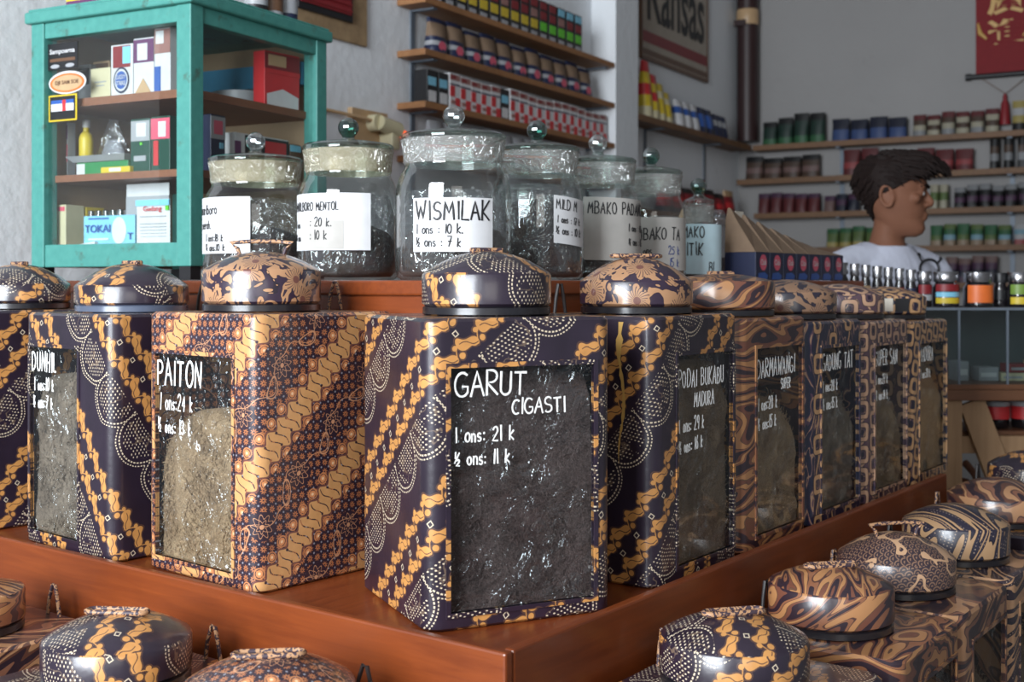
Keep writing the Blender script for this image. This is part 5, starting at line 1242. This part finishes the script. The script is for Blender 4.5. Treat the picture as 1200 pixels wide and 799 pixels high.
# ---------------------------------------------------------------- the man behind the counter
def skin_col(k):
    n = k.noise(k.coord(), 14, 3); return k.mix(n, (.15, .062, .036), (.235, .105, .062))
mat('skin', fn=skin_col, rough=.6, spec=.2); mat('hair', fn=lambda k: k.mix(k.noise(k.scale(k.coord(), (1, 1, 6)), 50, 3), (.005, .003, .003), (.018, .009, .007)), rough=.7, spec=.2)
mat('shirt_cloth', fn=lambda k: k.mix(k.noise(k.coord(), 9, 3), (.50, .52, .62), (.62, .64, .74)), rough=.9, bump=lambda k: k.noise(k.coord(), 12, 3), bstr=.5, bdist=.02)
mat('trouser_cloth', (.03, .035, .06), .9); mat('eye_white', (.45, .42, .40), .6); mat('iris_dark', (.02, .012, .01), .6)
PX, PY = 1.080, 3.50; BODY_TH = R(-62); HEAD_REL = R(38)
man = thing('person', 'young man in a white t-shirt standing behind the counter, head turned to the right', 'person', (PX, PY, 0), BODY_TH)
def ell(cx, cy, z, a, b, n=28, p=2.2):
    out = []
    for j in range(n):
        t = 2*PI*j/n; c, s = math.cos(t), math.sin(t)
        out.append((cx+a*math.copysign(abs(c)**(2/p), c), cy+b*math.copysign(abs(s)**(2/p), s), z))
    return out
def ball(bm, c, r, sc=(1, 1, 1), M=None, seg=16):
    L = []
    for i in range(1, 8):
        a = -PI/2+PI*i/8; L.append([(math.cos(a)*math.cos(2*PI*j/seg)*r*sc[0]+c[0], math.cos(a)*math.sin(2*PI*j/seg)*r*sc[1]+c[1], math.sin(a)*r*sc[2]+c[2]) for j in range(seg)])
    if M is not None: L = [[M @ Vector(p) for p in row] for row in L]
    loft(bm, L)
def fuse(name, bm, m, vox, smooth_it, parent):
    bmesh.ops.recalc_face_normals(bm, faces=bm.faces[:])
    me = bpy.data.meshes.new(name); bm.to_mesh(me); bm.free(); o = bpy.data.objects.new(name, me); COL.objects.link(o)
    r = o.modifiers.new('r', 'REMESH'); r.mode = 'VOXEL'; r.voxel_size = vox
    s = o.modifiers.new('s', 'SMOOTH'); s.factor = .5; s.iterations = smooth_it
    me2 = bpy.data.meshes.new_from_object(o.evaluated_get(bpy.context.evaluated_depsgraph_get())); bpy.data.objects.remove(o)
    for p in me2.polygons: p.use_smooth = True
    me2.materials.append(MATS[m]); o = bpy.data.objects.new(name, me2); COL.objects.link(o); o.parent = parent
    return o
HM = Matrix.Translation((.022, 0, 1.484)) @ Matrix.Rotation(HEAD_REL, 4, 'Z') @ Matrix.Rotation(R(3), 4, 'Y')
H_LEV = [(-.004, .068, .03, .018), (.006, .085, .01, .030), (.020, .092, -.03, .040), (.034, .089, -.038, .047), (.046, .083, -.050, .052), (.058, .089, -.058, .056), (.070, .090, -.068, .060), (.084, .087, -.08, .064),
         (.100, .085, -.09, .068), (.118, .081, -.098, .071), (.134, .088, -.102, .073), (.150, .090, -.104, .074), (.168, .086, -.102, .0735), (.186, .074, -.094, .069), (.202, .054, -.078, .058), (.214, .028, -.054, .042), (.221, .0, -.028, .018)]
def head_ring(z, f, b, w, g=0, n=36):
    xm = (f+b)/2*.35-.006; out = []
    for j in range(n):
        t = 2*PI*j/n; c, s = math.cos(t), math.sin(t); pf = 2.35 if c > 0 else 2.1
        ex = (f-xm if c > 0 else xm-b)+g
        out.append(HM @ Vector((xm+ex*math.copysign(abs(c)**(2/pf), c), (w+g)*math.copysign(abs(s)**(2/pf), s), z)))
    return out
bm = NB()
loft(bm, [head_ring(*l) for l in H_LEV])
tube(bm, [HM @ Vector(p) for p in ((.084, 0, .130), (.094, 0, .112), (.104, 0, .097), (.103, 0, .089), (.090, 0, .083))], [.006, .0075, .0092, .0082, .005], 12)     # nose
for s in (-1, 1):
    ball(bm, (.093, s*.0105, .0885), 0.0072, (1.1, .9, .85), HM)                      # nostril wings
    ball(bm, (.080, s*.031, .138), .012, (.9, 1.6, .55), HM)                          # brow
    ball(bm, (.066, s*.046, .104), .016, (.9, 1, .9), HM)                             # cheekbone
    E = [HM @ Vector((-.010+.017*math.cos(a)*1.0-.004*math.sin(a), s*(.0735+.006*math.sin(a*.5)), .106+.030*math.sin(a))) for a in [2*PI*i/16 for i in range(16)]]
    tube(bm, E, .0048, 8, closed=True); ball(bm, (-.008, s*.071, .104), .016, (.85, .25, 1.4), HM)   # ear
    ball(bm, (.076, s*.031, .119), .0125, (.95, 1.15, .85), HM)                       # eyelid
tube(bm, [HM @ Vector(p) for p in ((.078, .022, .058), (.091, .010, .0625), (.0935, 0, .0615), (.091, -.010, .0625), (.078, -.022, .058))], [.002, .0048, .005, .0048, .002], 8)
tube(bm, [HM @ Vector(p) for p in ((.078, .020, .055), (.089, .010, .0505), (.0915, 0, .050), (.089, -.010, .0505), (.078, -.020, .055))], [.002, .005, .0055, .005, .002], 8)
loft(bm, [ell(.0, 0, 1.36, .075, .085), ell(-.002, 0, 1.43, .060, .064), ell(.004, 0, 1.47, .046, .048), ell(.014, 0, 1.51, .042, .045), ell(.020, 0, 1.56, .043, .045)])
TOR = [(.80, .100, .150), (.86, .108, .168), (.95, .098, .150), (1.08, .100, .152), (1.20, .110, .168), (1.29, .114, .178), (1.345, .104, .178), (1.385, .086, .158), (1.415, .070, .118), (1.44, .058, .078)]
loft(bm, [ell(-.004, 0, z, a, b) for z, a, b in TOR])
HANDS = {}
for s in (-1, 1):
    sh, el, wr = Vector((-.004, s*.182, 1.362)), Vector((-.035, s*.235, 1.085)), Vector((.030, s*.245, .845))
    ball(bm, sh, .056); tube(bm, [sh, sh.lerp(el, .5), el], [.052, .046, .038], 14); tube(bm, [el, el.lerp(wr, .4), wr], [.039, .037, .026], 14); ball(bm, el, .039)
    hd = (wr-el).normalized(); side = Vector((1, 0, 0)); up = hd.cross(side).normalized()
    pc = wr+hd*.05
    loft(bm, [[wr+hd*f+side*w*math.cos(2*PI*j/14)+Vector((0, 0, 1))*t_*math.sin(2*PI*j/14) for j in range(14)] for f, w, t_ in ((-.01, .026, .020), (.03, .036, .017), (.07, .042, .015), (.092, .040, .012))])
    for q, (o_, ln) in enumerate(((-.031, .062), (-.0105, .074), (.0105, .078), (.031, .070))):
        b0 = wr+hd*.085+side*o_; b1 = b0+hd*ln*.45+Vector((0, 0, -.006)); b2 = b1+hd*ln*.3+Vector((0, 0, -.014)); b3 = b2+hd*ln*.2+Vector((0, 0, -.016))
        tube(bm, [b0, b1, b2, b3], [.0095, .009, .0083, .007], 10); ball(bm, b3, .007)
    t0 = wr+hd*.025+side*.030; t1 = t0+hd*.030+side*.026; t2 = t1+hd*.030+side*.006+Vector((0, 0, -.006)); tube(bm, [t0, t1, t2], [.012, .0105, .008], 10); ball(bm, t2, .008)
    hp, kn, an = Vector((0, s*.085, .86)), Vector((.012, s*.092, .47)), Vector((-.012, s*.095, .075))
    tube(bm, [hp, hp.lerp(kn, .5), kn], [.083, .070, .052], 16); tube(bm, [kn, kn.lerp(an, .35), an], [.052, .053, .034], 16)
    loft(bm, [[Vector((x, s*.098+w*math.cos(2*PI*j/14), .002+hh/2+hh/2*math.sin(2*PI*j/14))) for j in range(14)] for x, w, hh in ((-.075, .025, .05), (-.05, .034, .075), (-.01, .036, .095), (.06, .040, .058), (.12, .046, .036), (.165, .040, .024), (.182, .026, .016))])
body = fuse('body', bm, 'skin', .0046, 4, man)
# t-shirt
bm = NB()
ST = [(.84, .128, .182), (.86, .127, .181), (.95, .120, .172), (1.08, .118, .170), (1.20, .126, .182), (1.29, .128, .188), (1.345, .116, .187), (1.385, .098, .168), (1.415, .082, .130), (1.440, .070, .090), (1.452, .066, .078)]
loft(bm, [ell(-.004, 0, z, a, b) for z, a, b in ST])
for s in (-1, 1):
    sh, el = Vector((-.004, s*.182, 1.362)), Vector((-.035, s*.235, 1.085))
    tube(bm, [(-.004, s*.05, 1.405), (-.004, s*.12, 1.392), (-.004, s*.185, 1.366)], [.062, .062, .066], 16)
    ball(bm, sh, .066); tube(bm, [sh, sh.lerp(el, .35), sh.lerp(el, .62)], [.065, .064, .066], 18)
for v in bm.verts: v.co += Vector((noise.noise(v.co*9), noise.noise(v.co*9+Vector((5, 0, 0))), 0))*.007
shirt = fuse('t_shirt', bm, 'shirt_cloth', .006, 5, man)
bm = NB(); tube(bm, [(-.004+.063*math.cos(2*PI*i/28), .073*math.sin(2*PI*i/28), 1.4515-.010*math.cos(2*PI*i/28)) for i in range(28)], .0055, 8, closed=True)
obj('neckband', bm, 'shirt_cloth', shirt, 60)
bm = NB()
for s in (-1, 1):
    hp, kn, an = Vector((0, s*.085, .87)), Vector((.012, s*.092, .47)), Vector((-.012, s*.095, .09))
    tube(bm, [hp, hp.lerp(kn, .5), kn, kn.lerp(an, .5), an], [.098, .086, .070, .066, .060], 18)
loft(bm, [ell(-.002, 0, z, a, b) for z, a, b in ((.80, .118, .172), (.90, .118, .172), (.965, .112, .164))])
fuse('trousers', bm, 'trouser_cloth', .008, 4, man)
# printed dark emblem on the chest, wrapped on the cloth
from mathutils.bvhtree import BVHTree
tree = BVHTree.FromPolygons([v.co for v in shirt.data.vertices], [p.vertices for p in shirt.data.polygons])
WM = Matrix.Translation((PX, PY, 0)) @ Matrix.Rotation(BODY_TH, 4, 'Z'); IM = WM.inverted()
axf = (IM.to_3x3() @ Vector((-.10, .99, 0))).normalized()
def chest(px, py):
    p0 = A(px, py, 2.9); q = IM @ p0; d = (IM.to_3x3() @ (p0-Vector((0, 0, EYE)))).normalized(); h = tree.ray_cast(q, d); return (h[0]-d*.0022) if h[0] else q+d*.5
bm = NB()
def cv(x, y): return (1089+x, 312+y)
tube(bm, [chest(*cv(11*math.cos(R(a)), -11*math.sin(R(a))+3)) for a in range(-35, 216, 12)], .0042, 6)
tube(bm, [chest(*cv(-9, 10)), chest(*cv(-9.5, 16)), chest(*cv(-7, 24))], .0042, 6); tube(bm, [chest(*cv(9, 10)), chest(*cv(9, 20))], .0036, 6)
tube(bm, [chest(*cv(-8, -4)), chest(*cv(-12, -11))], .0034, 6); tube(bm, [chest(*cv(9, -3)), chest(*cv(13, -8))], .0036, 6)
for x, y, r in ((-12.5, -13, .008), (13, -9, .0065)): ball(bm, chest(*cv(x, y)), r, (.5, 1, 1))
obj('chest_emblem', bm, 'ink_black', shirt, 60)
for s in (-1, 1):
    bm = NB(); ball(bm, (.0772, s*.0305, .1188), .0110, (1, 1, .8), HM); e = obj('eye', bm, 'eye_white', man, 60)
    bm = NB(); ball(bm, (.0852, s*.0305, .1188), .0048, (.8, 1, 1), HM); obj('iris', bm, 'iris_dark', e, 60)
    bm = NB(); tube(bm, [HM @ Vector(p) for p in ((.0935, s*.012, .1375), (.0925, s*.028, .1425), (.078, s*.048, .138))], [.0028, .0042, .002], 6); obj('eyebrow', bm, 'hair', man, 60)
# hair: a full swept top over short sides
rnd = random.Random(4)
def hair_line(t):       # lowest hair height for a direction round the head (0 = face)
    a = abs(math.atan2(math.sin(t), math.cos(t)))
    return .162 if a < .9 else (.162-(a-.9)/.5*.030 if a < 1.4 else (.132-(a-1.4)/.5*.030 if a < 1.9 else .102-(a-1.9)/1.24*.085))
def hpoint(t, z, g):
    for i in range(len(H_LEV)-1):
        if H_LEV[i][0] <= z <= H_LEV[i+1][0]: break
    f = (z-H_LEV[i][0])/(H_LEV[i+1][0]-H_LEV[i][0]); l = [a+(b-a)*f for a, b in zip(H_LEV[i], H_LEV[i+1])]
    xm = (l[1]+l[2])/2*.35-.006; c, s = math.cos(t), math.sin(t); pf = 2.35 if c > 0 else 2.1
    ex = (l[1]-xm if c > 0 else xm-l[2])+g
    return Vector((xm+ex*math.copysign(abs(c)**(2/pf), c), (l[3]+g)*math.copysign(abs(s)**(2/pf), s), z))
bm = NB(); rows = []
n = 44
for i in range(14):
    row = []
    for j in range(n):
        t = 2*PI*j/n; zl = hair_line(t); z = zl+(.2195-zl)*i/13; vol = .003+.008*min(1, max(0, (z-.09)/.10))
        p = hpoint(t, min(z, .2205), vol+.003*noise.noise(Vector((math.cos(t)*3, math.sin(t)*3, z*50))))
        p.z += max(0, z-.15)*.20
        row.append(HM @ p)
    rows.append(row)
loft(bm, rows)
for q in range(620):
    t = rnd.uniform(-PI, PI); zl = hair_line(t); z = rnd.uniform(zl+.012, .219); k = min(1, max(0, (z-.10)/.09)); a = abs(t)
    if k < .05 and rnd.random() < .5: continue
    vol = .001+.007*k; p = hpoint(t, z, vol-.004); p.z += max(0, z-.15)*.20
    out = Vector((p.x+.01, p.y, max(0, p.z-.12)*1.3)).normalized()
    fwd = Vector((1, .12*rnd.uniform(-1, 1), 0)) if p.x > -.045 else Vector((-.35, 0, -.6))
    ln = (.010+.026*k)*(1.25 if p.x > .02 else .8)*rnd.uniform(.7, 1.15)
    p1 = p+out*ln*.30+fwd*ln*.30; p2 = p1+fwd*ln*.75+out*ln*.08+Vector((0, 0, -ln*.18)); p3 = p2+fwd*ln*.35+Vector((0, 0, -ln*.35))
    tube(bm, [HM @ x for x in (p, p1, p2, p3)], [.0048, .0050, .0036, .0008], 5)
obj('hair', bm, 'hair', man, 60)
